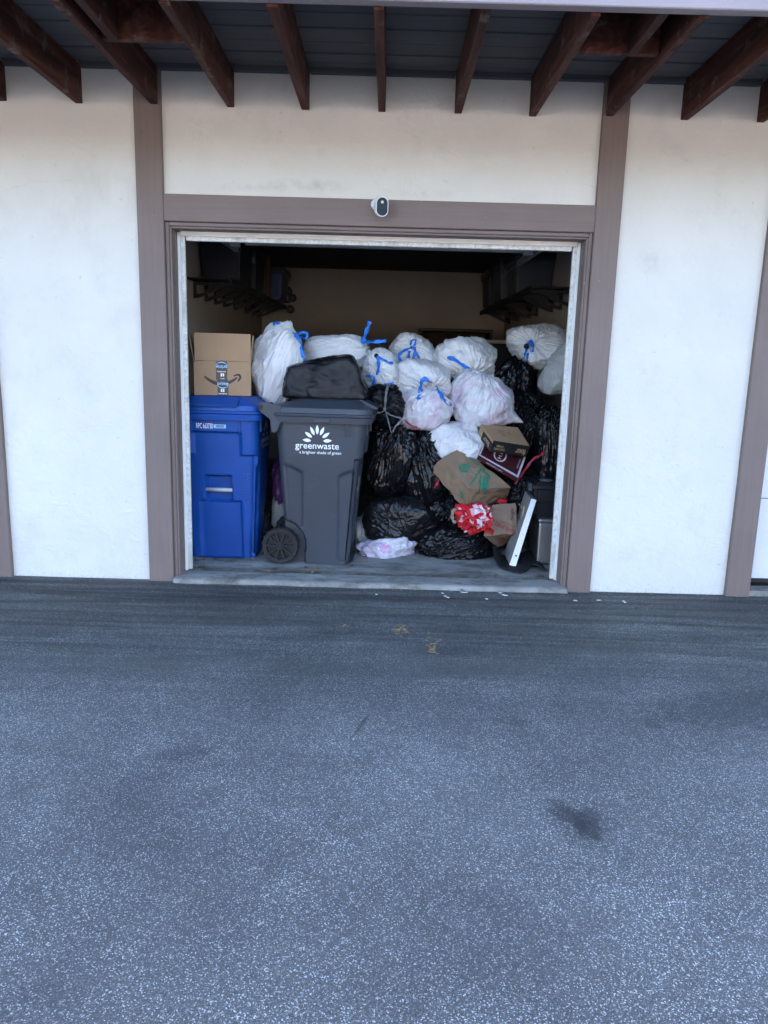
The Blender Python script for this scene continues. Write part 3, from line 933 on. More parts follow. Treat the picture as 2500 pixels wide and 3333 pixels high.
def body_disp(P, N, z):
    """how far the wall is pressed in, for front (+x) and both sides (+-y)"""
    d = np.zeros(len(P)); grip = np.zeros(len(P), bool)
    front = N[:, 0] > .90; side = np.abs(N[:, 1]) > .90
    def bx(u, a, b, e=.010): return sstep(a - e, a + e, u) * (1 - sstep(b - e, b + e, u))
    y = P[:, 1]; x = P[:, 0]
    # ---- front: lower body set back, tab up the middle, bar pocket, lower panel
    low = 1 - sstep(.690, .705, np.full_like(y, z))
    tab = bx(y, -.155, .155, .014) * (1 - sstep(.835, .852, z))
    f = np.maximum(low, tab) * .022
    pocket = bx(y, -.083, .083, .008) * bx(np.full_like(y, z), .385, .555, .012)
    f = f + pocket * .055
    lower = bx(y, -.125, .145, .010) * (1 - sstep(.380, .395, z))
    f = f + lower * .020
    d += np.where(front, f, 0) + np.where((~front) & (N[:, 0] > .3), low * .022, 0)
    # ---- sides: waist panels, fore and aft, pressed in below a sloping shoulder
    zs = .60 + .06 * sstep(.05, .22, np.abs(x))
    aft = (1 - sstep(-.120, -.100, x)) * (1 - sstep(zs - .025, zs + .004, z)) * sstep(.24, .25, z)
    fore = sstep(.115, .130, x) * (1 - sstep(zs - .050, zs - .020, z)) * sstep(.02, .03, z)
    s_ = np.maximum(aft, fore) * .014
    d += np.where(side, s_, 0)
    grip = (side & (((x < -.13) & (z < .50) & (z > .30)) | ((x > .14) & (z < .53) & (z > .12)))) | (front & (z < .60) & (z > .36) & (np.abs(y) > .16))
    return d, grip


def wheel(parent, x, y, z, r, side):
    w = link('wheel', mesh_from('wheel', *ring_mesh(x, y, z, r * .82, r * .74, .030)), MAT['rubber'], parent)
    # tyre with lugs
    V, Fq = [], []
    n = 72
    prof = [(.80, -.028), (.95, -.030), (1.0, -.020), (1.0, .020), (.95, .030), (.80, .028)]
    for i in range(n):
        a = 2 * PI * i / n
        lug = 1.0 if (i // 2) % 2 else .965
        for (rr, yy) in prof:
            rr = rr * (lug if rr > .9 else 1)
            V.append((x + r * rr * math.cos(a), y + yy, z + r * rr * math.sin(a)))
    m = len(prof)
    for i in range(n):
        j = (i + 1) % n
        for k in range(m):
            l = (k + 1) % m
            Fq.append((i * m + k, j * m + k, j * m + l, i * m + l))
    link('tyre', mesh_from('tyre', V, Fq), MAT['rubber'], w)
    bm = bmesh.new(); add_cyl(bm, (x, y - .033, z), (x, y + .030, z), r * .20, 24)
    h = bm_obj('hub', bm, MAT['rubber'], w)
    bm = bmesh.new(); add_cyl(bm, (x, y - .040, z), (x, y - .0335, z), r * .12, 20); bm_obj('axle_cap', bm, MAT['black_metal'], w)
    for i in range(10):
        a = 2 * PI * i / 10
        bm = bmesh.new()
        add_box(bm, (r * .18, -.024, -.006), (r * .79, .02, .006))
        bmesh.ops.transform(bm, matrix=Matrix.Translation((x, y, z)) @ Matrix.Rotation(a, 4, 'Y'), verts=bm.verts)
        bm_obj('spoke', bm, MAT['rubber'], w)
    bm = bmesh.new(); add_cyl(bm, (x, y - .004, z), (x, y + .010, z), r * .80, 40); bm_obj('rim_disc', bm, MAT['rubber'], w)
    return w


def ring_mesh(x, y, z, ro, ri, hw, n=48):
    V, Fq = [], []
    for i in range(n):
        a = 2 * PI * i / n
        for (rr, yy) in ((ro, -hw), (ro, hw), (ri, hw), (ri, -hw)):
            V.append((x + rr * math.cos(a), y + yy, z + rr * math.sin(a)))
    for i in range(n):
        j = (i + 1) % n
        for k in range(4):
            l = (k + 1) % 4
            Fq.append((i * 4 + k, j * 4 + k, j * 4 + l, i * 4 + l))
    return V, Fq


WX, WZ, WR = -.262, .118, .122            # wheel centre and radius


def make_cart(name, label, loc, rz, mat, grip_mat):
    t = thing(name, label, 'wheeled cart', loc, rz)
    nz, nu = 130, 46
    V = []; G = []
    for k in range(nz + 1):
        z = BHT * k / nz
        hx, hy, r = cart_half(z)
        P, N = cart_section(nu, hx, hy, r)
        dsp, grip = body_disp(P, N, z)
        P = P - N * dsp[:, None]
        x = P[:, 0] + cart_cx(z); y = P[:, 1]
        # wheel wells in both rear lower corners
        inside = 1 - sstep(.155, .175, np.hypot(x - WX, (z - WZ) * .98))
        inside = np.maximum(inside, (1 - sstep(-.110, -.095, x)) * (1 - sstep(.06, .10, z)))
        lim = .168
        y = np.where(inside > 0, np.sign(y) * (np.abs(y) - np.maximum(np.abs(y) - lim, 0) * inside), y)
        V.append(np.column_stack([x, y, np.full(len(x), z)])); G.append(grip)
    m = len(V[0]); V = np.concatenate(V); G = np.stack(G)
    idx = np.arange(len(V)).reshape(nz + 1, m)
    nx_ = np.roll(idx, -1, axis=1)
    Q = np.stack([idx[:-1].ravel(), nx_[:-1].ravel(), nx_[1:].ravel(), idx[1:].ravel()], 1)
    me = mesh_np('body', V, Q)
    me.materials.append(mat); me.materials.append(grip_mat)
    gm = (G[:-1] & G[1:]).ravel().astype(np.int32)
    me.polygons.foreach_set('material_index', gm)
    me.update()
    o = link('body', me, None, t, True)
    me.set_sharp_from_angle(angle=math.radians(38)) if hasattr(me, 'set_sharp_from_angle') else None
    # floor of the cart
    P0, _ = cart_section(6, cart_half(0)[0] * .86, cart_half(0)[1] * .74, .05)
    link('base', mesh_from('base', [(p[0] + .02, p[1], .004) for p in P0], [tuple(range(len(P0)))]), mat, t)
    hx, hy, r = cart_half(BHT)
    c = cart_cx(BHT)
    # rim collar under the lid
    loft('rim', [(.925, hx + .004, hy + .004, r, c, 0), (.925, hx + .030, hy + .026, r + .012, c, 0), (.962, hx + .036, hy + .030, r + .012, c, 0), (.966, hx + .030, hy + .026, r + .01, c, 0)], mat, t)
    for s in (-1, 1):                      # raised plate on the rim, ribs under it
        box('rim_plate', (-.045, s * (hy + .0275), .930), (.060, s * (hy + .0345), .958), mat, t, .003)
        for xx in (.155, .185):
            box('rib', (xx - .004, s * (hy - .012), .845), (xx + .004, s * (hy + .006), .924), mat, t, .002)
    for yy in (-.155, .155):
        box('rib', (hx + c - .012, yy - .004, .845), (hx + c + .006, yy + .004, .924), mat, t, .002)
    # lid
    lid = loft('lid', [(.9665, hx + .022, hy + .018, r + .01, c, 0), (.968, hx + .040, hy + .034, r + .014, c + .004, 0), (.982, hx + .042, hy + .036, r + .014, c + .004, 0),
                       (.986, hx + .026, hy + .024, r + .01, c + .006, 0), (1.016, hx + .020, hy + .018, r + .01, c + .006, 0), (1.026, hx + .006, hy + .004, r, c + .006, 0),
                       (1.034, hx - .020, hy - .020, r, c + .010, 0), (1.062, hx - .080, hy - .055, .06, c + .040, 0), (1.068, hx - .110, hy - .085, .05, c + .040, 0)], mat, t)
    # front lip of the lid
    bm = bmesh.new()
    pr = [(.185, 1.018), (.200, 1.062), (.250, 1.070), (.320, 1.036), (.352, 1.022), (.349, 1.010), (.315, 1.016), (.210, 1.014)]
    A = [bm.verts.new((p[0] + c, -.15, p[1])) for p in pr]; B = [bm.verts.new((p[0] + c, .15, p[1])) for p in pr]
    for i in range(len(pr)):
        j = (i + 1) % len(pr); bm.faces.new((A[i], A[j], B[j], B[i]))
    bm.faces.new(A); bm.faces.new(B[::-1])
    bmesh.ops.recalc_face_normals(bm, faces=bm.faces[:])
    bmesh.ops.bevel(bm, geom=bm.edges[:], offset=.004, segments=2, affect='EDGES')
    bm_obj('lid_lip', bm, mat, lid)
    # handle: two cheek plates and a bar
    for s in (-1, 1):
        bm = bmesh.new()
        pr = [(-hx + .05, .930), (-hx + .05, 1.024), (-hx - .055, 1.046), (-hx - .092, 1.034), (-hx - .100, 1.008), (-hx - .075, .982), (-hx - .020, .940), (-hx - .012, .860), (-hx + .02, .860)]
        y0, y1 = s * (hy - .006), s * (hy + .024)
        A = [bm.verts.new((p[0] + c, y0, p[1])) for p in pr]; B = [bm.verts.new((p[0] + c, y1, p[1])) for p in pr]
        for i in range(len(pr)):
            j = (i + 1) % len(pr); bm.faces.new((A[i], A[j], B[j], B[i]))
        bm.faces.new(A); bm.faces.new(B[::-1])
        bmesh.ops.recalc_face_normals(bm, faces=bm.faces[:])
        bmesh.ops.bevel(bm, geom=bm.edges[:], offset=.005, segments=2, affect='EDGES')
        hd = bm_obj('handle_bracket', bm, mat, t)
        bm = bmesh.new(); add_cyl(bm, (-hx - .078 + c, s * (hy + .0235), 1.014), (-hx - .078 + c, s * (hy + .032), 1.014), .015, 20)
        bm_obj('hinge_pin', bm, MAT['rubber'], hd)
    bm = bmesh.new(); add_cyl(bm, (-hx - .085 + c, -hy + .006, 1.014), (-hx - .085 + c, hy - .006, 1.014), .014, 16)
    bm_obj('handle', bm, mat, t)
    # grab bar across the front pocket
    xf = cart_half(.46)[0] + cart_cx(.46) - .040
    bm = bmesh.new(); add_cyl(bm, (xf, -.094, .462), (xf, .094, .462), .0135, 18)
    bm_obj('grab_bar', bm, MAT['bar'], t, True)
    for s in (-1, 1):
        wheel(t, WX, s * .222, WZ, WR, s)
    bm = bmesh.new(); add_cyl(bm, (WX, -.20, WZ), (WX, .20, WZ), .010, 12); bm_obj('axle', bm, MAT['black_metal'], t)
    bpy.context.view_layer.update()
    return t, o


# ------------------------------------------------------------------ flat print
_dg = None


def text2d(s, size=1.0, bold=0.0, align='CENTER', spacing=1.0):
    cu = bpy.data.curves.new('txt', 'FONT')
    cu.body = s; cu.size = size; cu.offset = bold; cu.align_x = align; cu.align_y = 'CENTER'; cu.space_character = spacing
    cu.resolution_u = 3
    o = bpy.data.objects.new('txt', cu)
    COL.objects.link(o)
    me = bpy.data.meshes.new_from_object(o.evaluated_get(bpy.context.evaluated_depsgraph_get()))
    V = [(v.co.x, v.co.y) for v in me.vertices]; Fq = [tuple(p.vertices) for p in me.polygons]
    bpy.data.objects.remove(o); bpy.data.curves.remove(cu); bpy.data.meshes.remove(me)
    return V, Fq


def rect2d(x0, y0, x1, y1, n=1):
    if n == 1: return [(x0, y0), (x1, y0), (x1, y1), (x0, y1)], [(0, 1, 2, 3)]
    V = [(x0 + (x1 - x0) * i / n, y0 + (y1 - y0) * j / n) for j in range(n + 1) for i in range(n + 1)]
    Fq = [(j * (n + 1) + i, j * (n + 1) + i + 1, (j + 1) * (n + 1) + i + 1, (j + 1) * (n + 1) + i) for j in range(n) for i in range(n)]
    return V, Fq


def stroke2d(pts, widths):
    """tapered stroke through points"""
    pts = np.array(pts, float); V, Fq = [], []
    T = np.gradient(pts, axis=0); T /= np.linalg.norm(T, axis=1)[:, None] + 1e-9
    for p, t, w in zip(pts, T, widths):
        nn = np.array([-t[1], t[0]]) * w / 2
        V += [tuple(p + nn), tuple(p - nn)]
    for i in range(len(pts) - 1):
        Fq.append((2 * i, 2 * i + 1, 2 * i + 3, 2 * i + 2))
    return V, Fq


def petal2d(cx, cy, ang, r0, r1, w):
    pts = [(cx + math.cos(ang) * (r0 + (r1 - r0) * i / 8), cy + math.sin(ang) * (r0 + (r1 - r0) * i / 8)) for i in range(9)]
    wd = [w * math.sin(PI * min(max((i / 8), .02), .98)) ** .75 * (1.15 - .45 * i / 8) for i in range(9)]
    return stroke2d(pts, wd)


def join2d(*sh):
    V, Fq = [], []
    for (v, f) in sh:
        o = len(V); V += list(v); Fq += [tuple(i + o for i in q) for q in f]
    return V, Fq


def xf2d(sh, dx=0, dy=0, rot=0, s=1.0, sy=None):
    c, n_ = math.cos(rot), math.sin(rot); sy = s if sy is None else sy
    return [(dx + c * x * s - n_ * y * sy, dy + n_ * x * s + c * y * sy) for (x, y) in sh[0]], sh[1]


def decal(name, sh, origin, ud, vd, mat, parent, bvh=None, off=.0028, kind=None):
    """lay a flat shape on a surface: parent-local coordinates, snapped to the surface when a bvh is given"""
    o, u, v = Vector(origin), Vector(ud), Vector(vd)
    nn = u.cross(v).normalized()
    V = []
    for (a, b) in sh[0]:
        p = o + u * a + v * b
        if bvh is not None:
            h = bvh.ray_cast(p + nn * .12, -nn, .3)
            if h[0] is not None: p = h[0] + nn * off
            else: p = p + nn * off
        else:
            p = p + nn * off
        V.append(p)
    return link(name, mesh_from(name, V, sh[1]), mat, parent)


def leaf_emblem():
    sh = []
    for a in (0, 33, 62, 90, 118, 147, 180):
        r = math.radians(a + (4 if a == 0 else -4 if a == 180 else 0))
        sh.append(petal2d(0, -.034, r, .040, .092, .021))
    return join2d(*sh)


def cart_print(t, body, face):
    bvh = BVHTree.FromPolygons([v.co[:] for v in body.data.vertices], [p.vertices[:] for p in body.data.polygons])
    if face == 'y-': o, u = (-.022, -.262, .80), (1, 0, 0)
    else: o, u = (-.022, .262, .80), (-1, 0, 0)
    v = (0, 0, 1)
    decal('leaf_emblem', xf2d(leaf_emblem(), 0, .048, 0, 1.0, 1.12), o, u, v, MAT['print_white'], t, bvh)
    decal('lettering', xf2d(text2d('greenwaste', .0590, .0005, spacing=1.02), 0, -.020), o, u, v, MAT['print_white'], t, bvh)
    decal('lettering', xf2d(text2d('a brighter shade of green', .0262, .0002), .020, -.062), o, u, v, MAT['print_white'], t, bvh)


def code_plate(t, body, number, o, u, sz=.046):
    bvh = BVHTree.FromPolygons([v.co[:] for v in body.data.vertices], [p.vertices[:] for p in body.data.polygons])
    decal('lettering', xf2d(text2d(number, sz, .0004, 'LEFT'), 0, 0, 0, .46, 1.0), o, u, (0, 0, 1), MAT['print_white'], t, bvh)
    return bvh


# grey cart, side on; blue cart, front on
cg, cg_body = make_cart('waste_cart', 'grey wheeled waste cart standing side on, between the blue cart and the black bags', (-.325, .31 + .27, FZ), math.radians(-3), MAT['cart_grey'], MAT['grip_grey'])
cbu, cb_body = make_cart('waste_cart', 'blue wheeled recycling cart with its grey grab bar, under the cardboard box', (-1.005, .40 + .245, FZ), math.radians(-90 - 1), MAT['cart_blue'], MAT['grip_blue'])
for c_ in (cg, cbu): c_['group'] = 'wheeled carts in the garage'
cart_print(cg, cg_body, 'y-')
cart_print(cbu, cb_body, 'y+')
bvh_b = code_plate(cbu, cb_body, 'RPC 663730', (.285, -.125, .882), (0, 1, 0), .046)
# small barcode plate beside the number
decal('barcode_plate', rect2d(.0, -.011, .078, .013), (.285, -.012, .882), (0, 1, 0), (0, 0, 1), MAT['tape_blue'], cbu, bvh_b)
bars = []
xb = .014
random.seed(3)
while xb < .062:
    w = random.choice((.002, .003, .0045)); bars.append(rect2d(xb, -.007, xb + w, .010)); xb += w + random.choice((.002, .003))
decal('barcode', join2d(*bars), (.285, -.012, .882), (0, 1, 0), (0, 0, 1), MAT['ink'], cbu, bvh_b, .0032)
code_plate(cg, cg_body, '120620', (.285, -.15, .86), (0, 1, 0), .05)

# ================================================================== BAGS
_SPH = {}


def sphere(nn):
    if nn in _SPH: return _SPH[nn]
    a = np.tan(np.linspace(-PI / 4, PI / 4, nn + 1))
    U, W = np.meshgrid(a, a, indexing='ij')
    V, Q, off = [], [], 0
    one = np.ones_like(U)
    for (X, Y, Z) in ((one, U, W), (-one, W, U), (W, one, U), (U, -one, W), (U, W, one), (W, U, -one)):
        V.append(np.stack([X.ravel(), Y.ravel(), Z.ravel()], 1))
        idx = np.arange((nn + 1) ** 2).reshape(nn + 1, nn + 1) + off
        Q.append(np.stack([idx[:-1, :-1].ravel(), idx[1:, :-1].ravel(), idx[1:, 1:].ravel(), idx[:-1, 1:].ravel()], 1))
        off += (nn + 1) ** 2
    V = np.concatenate(V); Q = np.concatenate(Q)
    V /= np.linalg.norm(V, axis=1)[:, None]
    _, first, inv = np.unique(np.round(V, 6), axis=0, return_index=True, return_inverse=True)
    V = V[first]; Q = inv.ravel()[Q]
    _SPH[nn] = (V, Q)
    return _SPH[nn]


def bag(name, label, bbox, Y, dep, mat, seed, knot=None, pinch=-.10, pleat=.05, facets=16, fp=9, ears=(), taper=0.0, shear=0.0, wr=.016, nn=52,
        zmin=None, cat='rubbish bag', group=None, lump=.09, square=2.4, wdir=None, sag=.0, hr=(.80, 1.06), film=.45):
    """a filled plastic bag: soft polyhedron of contents, pleats drawn to the knot, creases"""
    rng = np.random.default_rng(seed)
    if group == GW: fp = min(fp, 7.5); wr = wr * .85; film = .3; square = max(square, 3.0)
    D, Q = sphere(nn)
    d = D.copy()
    N = rng.normal(size=(facets, 3)); N /= np.linalg.norm(N, axis=1)[:, None]
    H = rng.uniform(hr[0], hr[1], facets)
    acc = np.zeros(len(d))
    for n_, h in zip(N, H):
        acc += np.maximum(d @ n_, 0) ** fp / h ** fp
    acc += (np.abs(d) ** square).sum(1) ** (fp / square) * .75
    r = acc ** (-1.0 / fp)
    r = r * (1 + lump * noise(d * 1.5, seed) + lump * .55 * noise(d * 3.2, seed + 3))
    warp = np.stack([noise(d * 2.2, seed + 20 + k) for k in range(3)], 1) * .45
    kn = np.array(knot if knot is not None else (wdir if wdir is not None else rng.normal(size=3)), float); kn /= np.linalg.norm(kn)
    dw = d + warp * .16; dw /= np.linalg.norm(dw, axis=1)[:, None]
    th = np.arccos(np.clip(dw @ kn, -1, 1))
    t1 = np.cross(kn, [0.31, .2, .93]); t1 /= np.linalg.norm(t1); t2 = np.cross(kn, t1)
    ph = np.arctan2(dw @ t2, dw @ t1)
    cs = np.stack([np.cos(ph), np.sin(ph), th * .22], 1)
    def thin(pp, sd, k=2.0): return np.clip(ridge(pp, sd), 0, 1) ** k
    w1 = thin(cs * 2.6, seed + 8); w2 = thin(cs * 5.5 + 3, seed + 9, 2.5); w4 = thin(cs * 11.0 + 7, seed + 12, 2.0)
    w3 = thin((d + warp) * 2.3, seed + 10, 5.0)
    msk = .25 + .75 * sstep(-.25, .3, noise(d * 2.2, seed + 14))
    if knot is not None:
        fall = np.exp(-(th / .80) ** 1.5)
        r = r + pinch * np.exp(-(th / .26) ** 2) + pleat * (.5 * w1 + .7 * w2 + .5 * w4 - .55) * fall * sstep(.02, .16, th) * 1.5
    P = d * r[:, None]
    for (ed, el, ew) in ears:
        e = np.array(ed, float); e /= np.linalg.norm(e)
        a = np.arccos(np.clip(d @ e, -1, 1))
        P += e * (el * np.exp(-(a / ew) ** 1.3))[:, None]
    P[:, 0] *= 1 + taper * P[:, 2]; P[:, 1] *= 1 + taper * .6 * P[:, 2]
    P[:, 0] += shear * P[:, 2]
    if sag: P[:, 2] -= sag * (P[:, 0] ** 2)
    lo, hi = P.min(0), P.max(0)
    c = dd((bbox[0] + bbox[2]) / 2, (bbox[1] + bbox[3]) / 2, Y)
    s = depth_of(c) / FPX * K
    rx, rz = (bbox[2] - bbox[0]) / 2 * s, (bbox[3] - bbox[1]) / 2 * s
    P = (P - (lo + hi) / 2) / ((hi - lo) / 2) * np.array([rx, dep, rz])
    size = (rx * rz) ** .5
    amp = wr * min(1.0, size / .22) * (.8 if group == GB else 1.0)
    disp = amp * (.85 * (w1 - .3) * msk + .55 * (w2 - .3) * msk + film * (w3 - .2) + .28 * (w4 - .3))
    nr = P / np.array([rx, dep, rz]) ** 2; nr /= np.linalg.norm(nr, axis=1)[:, None] + 1e-9
    P = P + nr * disp[:, None]
    if zmin is not None:
        zl = zmin - c[2]
        P[:, 2] = np.where(P[:, 2] < zl + .02, zl + np.maximum(.0, (P[:, 2] - zl)) * .0 + .002 * (1 + noise(P * 20, seed)), P[:, 2])
    me = mesh_np(name, P, Q)
    at_ = me.attributes.new('pleat', 'FLOAT_VECTOR', 'POINT')
    at_.data.foreach_set('vector', np.ascontiguousarray(cs, np.float32).ravel())
    o = link(name, me, mat, None, True, tuple(c))
    tag(o, label, cat, group)
    BVH[o.name] = BVHTree.FromPolygons((P + c).tolist(), Q.tolist())
    return o


BVH = {}




def spline(P, n=10):
    P = np.array(P, float)
    if len(P) < 3: return np.array([P[0] + (P[-1] - P[0]) * i / n for i in range(n + 1)])
    E = np.vstack([2 * P[0] - P[1], P, 2 * P[-1] - P[-2]])
    out = []
    for i in range(1, len(E) - 2):
        for k in range(n):
            t = k / n
            a, b, c, d_ = E[i - 1], E[i], E[i + 1], E[i + 2]
            out.append(.5 * ((2 * b) + (c - a) * t + (2 * a - 5 * b + 4 * c - d_) * t * t + (3 * b - a - 3 * c + d_) * t ** 3))
    out.append(E[-2])
    return np.array(out)


def ribbon(name, owner, pts, width, mat, lift=.013, Y=None, seed=0, parent=None, twist=.5, th=.0018):
    """a tie of folded film; pts (x, y, extra lift) are survey points laid on the owner's surface"""
    W = []
    lastY = Y
    b = BVH.get(owner.name) if owner is not None else None
    for p in pts:
        x, y = p[0], p[1]; ex = p[2] if len(p) > 2 else 0
        dr = Vector(ray(x * K, y * K)).normalized()
        hit = b.ray_cast(Vector(CAM), dr) if b else (None,)
        if hit[0] is not None and (lastY is None or abs(hit[0].y - lastY) < .25):
            q = np.array(hit[0]); lastY = q[1]
        else:
            q = dd(x, y, lastY if lastY is not None else 1.0)
        W.append(q - np.array(dr) * (lift + ex))
    S = spline(W, 8)
    n_ = len(S)
    T = np.gradient(S, axis=0); T /= np.linalg.norm(T, axis=1)[:, None] + 1e-9
    V = []
    rng = np.random.default_rng(seed + 50)
    ph = rng.uniform(0, 6)
    for i in range(n_):
        view = (CAM - S[i]); view /= np.linalg.norm(view)
        view = view + np.array([.25 * math.sin(ph), 0, .5]); view /= np.linalg.norm(view)
        side = np.cross(T[i], view); side /= np.linalg.norm(side) + 1e-9
        nn = np.cross(side, T[i])
        a = twist * math.sin(i * .33 + ph) + .25 * math.sin(i * .9 + ph * 2)
        sd = side * math.cos(a) + nn * math.sin(a); nr_ = np.cross(sd, T[i])
        w = width * .85 * (1 + .22 * math.sin(i * .7 + ph * 3)) / 2
        if i == 0: w *= .55
        for k in (-1, -.33, .33, 1):
            wv = .0016 * math.sin(i * 1.1 + k * 3 + ph)
            V.append(S[i] + sd * w * k + nr_ * (wv + th))
        for k in (1, .33, -.33, -1):
            wv = .0016 * math.sin(i * 1.1 + k * 3 + ph)
            V.append(S[i] + sd * w * k + nr_ * wv)
    Fq = []
    for i in range(n_ - 1):
        for k in range(8):
            l = (k + 1) % 8
            Fq.append((i * 8 + k, i * 8 + l, (i + 1) * 8 + l, (i + 1) * 8 + k))
    Fq.append(tuple(range(8))[::-1]); Fq.append(tuple(range((n_ - 1) * 8, n_ * 8)))
    me = mesh_from(name, np.array(V), Fq)
    o = link(name, me, mat, None, True)
    if parent is not None or owner is not None:
        pr = parent or owner
        me.transform(Matrix.Translation(-Vector(pr.location)))
        o.parent = pr
    return o


def knot_lump(owner, x, y, r, mat, name='knot'):
    b = BVH[owner.name]
    dr = Vector(ray(x * K, y * K)).normalized()
    h = b.ray_cast(Vector(CAM), dr)
    p = h[0] if h[0] is not None else Vector(owner.location)
    D, Q = sphere(8)
    P = D * (r * (1 + .35 * noise(D * 2.5, int(x))))[:, None]
    me = mesh_np(name, P, Q)
    return link(name, me, mat, owner, True, tuple(p - dr * r * .6 - Vector(owner.location)))


GW, GB = 'white drawstring bags on the pile', 'black bags on the pile'
BWH, BBK = MAT['bag_white'], MAT['bag_black']
LIDZ = FZ + 1.07

# ---- white bags
w1 = bag('rubbish_bag', 'tall plump white bag leaning on the cart lids beside the cardboard box', (538, 694, 656, 877), .74, .15, BWH, 21, knot=(.45, -.2, .85), pinch=.02, pleat=.06,
         ears=(((.3, 0, 1), .18, .22), ((-.25, -.3, -.9), .10, .3), ((.1, -.1, -1), .16, .25)), taper=.10, group=GW, facets=12, wr=.018)
ribbon('drawstring', w1, [(632, 718), (640, 722), (655, 718, .02), (664, 722, .03), (660, 730, .03), (645, 727, .01), (636, 722)], .020, MAT['ribbon_blue'], seed=1)
ribbon('drawstring', w1, [(637, 722), (646, 735), (651, 755), (656, 773, .01)], .026, MAT['ribbon_blue'], seed=2)
ribbon('drawstring', w1, [(590, 702), (596, 697), (604, 699)], .022, MAT['ribbon_blue'], seed=3)
w2 = bag('rubbish_bag', 'long white bag lying behind the dimpled black bag, two blue ties sticking up', (655, 724, 806, 818), 1.12, .22, BWH, 33, knot=(.93, -.2, .28), pinch=.0, pleat=.07,
         ears=(((1, -.2, .15), .14, .25),), group=GW, facets=10, wr=.016, taper=-.05)
ribbon('drawstring', w2, [(781, 741), (787, 728, .02), (793, 711, .03), (799, 694, .04)], .030, MAT['ribbon_blue'], Y=1.0, seed=4)
ribbon('drawstring', w2, [(781, 740), (795, 739, .03), (815, 738, .05), (834, 736, .06)], .030, MAT['ribbon_blue'], Y=1.0, seed=5)
w3 = bag('rubbish_bag', 'small white bag with blue ties wedged between the dimpled black bag and bigger white bags', (777, 753, 863, 856), .96, .16, BWH, 45, knot=(-.15, -1, .35), pinch=-.14, pleat=.09, group=GW, facets=11)
ribbon('drawstring', w3, [(813, 769), (817, 780), (818, 795), (814, 810)], .024, MAT['ribbon_blue'], seed=6)
ribbon('drawstring', w3, [(816, 771), (828, 777), (840, 783), (849, 784)], .020, MAT['ribbon_blue'], seed=7)
ribbon('drawstring', w3, [(778, 813), (797, 812), (809, 820), (803, 830), (789, 842)], .022, MAT['ribbon_blue'], seed=8)
ribbon('drawstring', w3, [(830, 838), (840, 830), (850, 826)], .030, MAT['ribbon_blue'], seed=9)
knot_lump(w3, 813, 768, .014, MAT['bag_black_dull'])
w4 = bag('rubbish_bag', 'white bag at the back with a hanging loop of blue drawstring, before the bookcase', (836, 719, 946, 806), 1.42, .18, BWH, 52, knot=(.15, -.9, .4), pinch=-.08, pleat=.06, taper=-.22, group=GW, facets=10)
ribbon('drawstring', w4, [(893, 749), (884, 753), (870, 759), (862, 768), (866, 780), (876, 782), (882, 770), (885, 758)], .024, MAT['ribbon_blue'], seed=10)
ribbon('drawstring', w4, [(893, 749), (897, 760), (893, 776), (905, 777), (903, 770), (897, 760)], .026, MAT['ribbon_blue'], seed=11)
ribbon('drawstring', w4, [(886, 746), (889, 736), (898, 735), (895, 748)], .018, MAT['ribbon_blue'], seed=12)
w6 = bag('rubbish_bag', 'white bag cinched by a wide blue drawstring band, below the bookcase', (934, 727, 1078, 830), 1.28, .22, BWH, 66, knot=(.05, -.85, -.55), pinch=-.12, pleat=.10, group=GW, facets=11,
         ears=(((-1, -.2, .25), .16, .25), ((1, -.1, -.45), .12, .2)))
ribbon('drawstring', w6, [(966, 772), (980, 776), (998, 787), (1012, 798), (1032, 808), (1050, 818), (1067, 824)], .034, MAT['ribbon_blue'], seed=13, lift=.012)
w5a = bag('rubbish_bag', 'white bag gathered at a blue-tied knot, resting on the bag with pink contents', (846, 776, 974, 862), 1.06, .20, BWH, 71, knot=(.35, -.85, -.45), pinch=-.10, pleat=.10, group=GW, facets=10)
w7 = bag('rubbish_bag', 'big white bag with faint pink contents and a pulled-out corner, behind the boxes', (962, 800, 1129, 928), 1.06, .22, MAT['bag_lilac'], 87, knot=(0, -.5, .95), pinch=0.0, pleat=.05, group=GW, facets=13,
         ears=(((1, -.3, -.75), .34, .20),), taper=-.16)
w5b = bag('rubbish_bag', 'white bag with pinkish contents hanging over black bags, two blue straps on it', (842, 830, 979, 929), .94, .19, MAT['bag_lilac'], 93, knot=(.2, -.6, .9), pinch=-.05, pleat=.05, group=GW, facets=12,
          ears=(((-1, -.3, .55), .10, .25), ((.25, -.3, -1), .06, .3)), taper=.12)
ribbon('drawstring', w5b, [(926, 823), (915, 818), (910, 828), (908, 845), (905, 862)], .032, MAT['ribbon_blue'], seed=14, lift=.014, Y=.80)
ribbon('drawstring', w5b, [(926, 823), (936, 832), (948, 848), (960, 864), (974, 877)], .036, MAT['ribbon_blue'], seed=15, lift=.014, Y=.80)
w8 = bag('rubbish_bag', 'plain untied white bag just above the green-printed paper bag', (919, 912, 1046, 1003), .92, .17, MAT['bag_white'], 101, knot=None, facets=9, wr=.014, group=GW, ears=(((-1, -.2, .8), .10, .25),))
w9 = bag('rubbish_bag', 'round white bag pleated to a dark knot with hanging blue loops, under the wall shelf', (1091, 699, 1226, 800), 1.62, .24, MAT['bag_white'], 111, knot=(-.33, -1, .08), pinch=-.10, pleat=.10, group=GW, facets=12)
ribbon('drawstring', w9, [(1138, 748), (1142, 740), (1148, 738), (1150, 748), (1149, 760)], .030, MAT['ribbon_blue'], seed=16)
ribbon('drawstring', w9, [(1138, 750), (1134, 765), (1127, 780), (1126, 794, .01), (1133, 795, .01), (1139, 780), (1140, 762)], .024, MAT['ribbon_blue'], seed=17)
knot_lump(w9, 1137, 748, .020, MAT['bag_black_dull'])
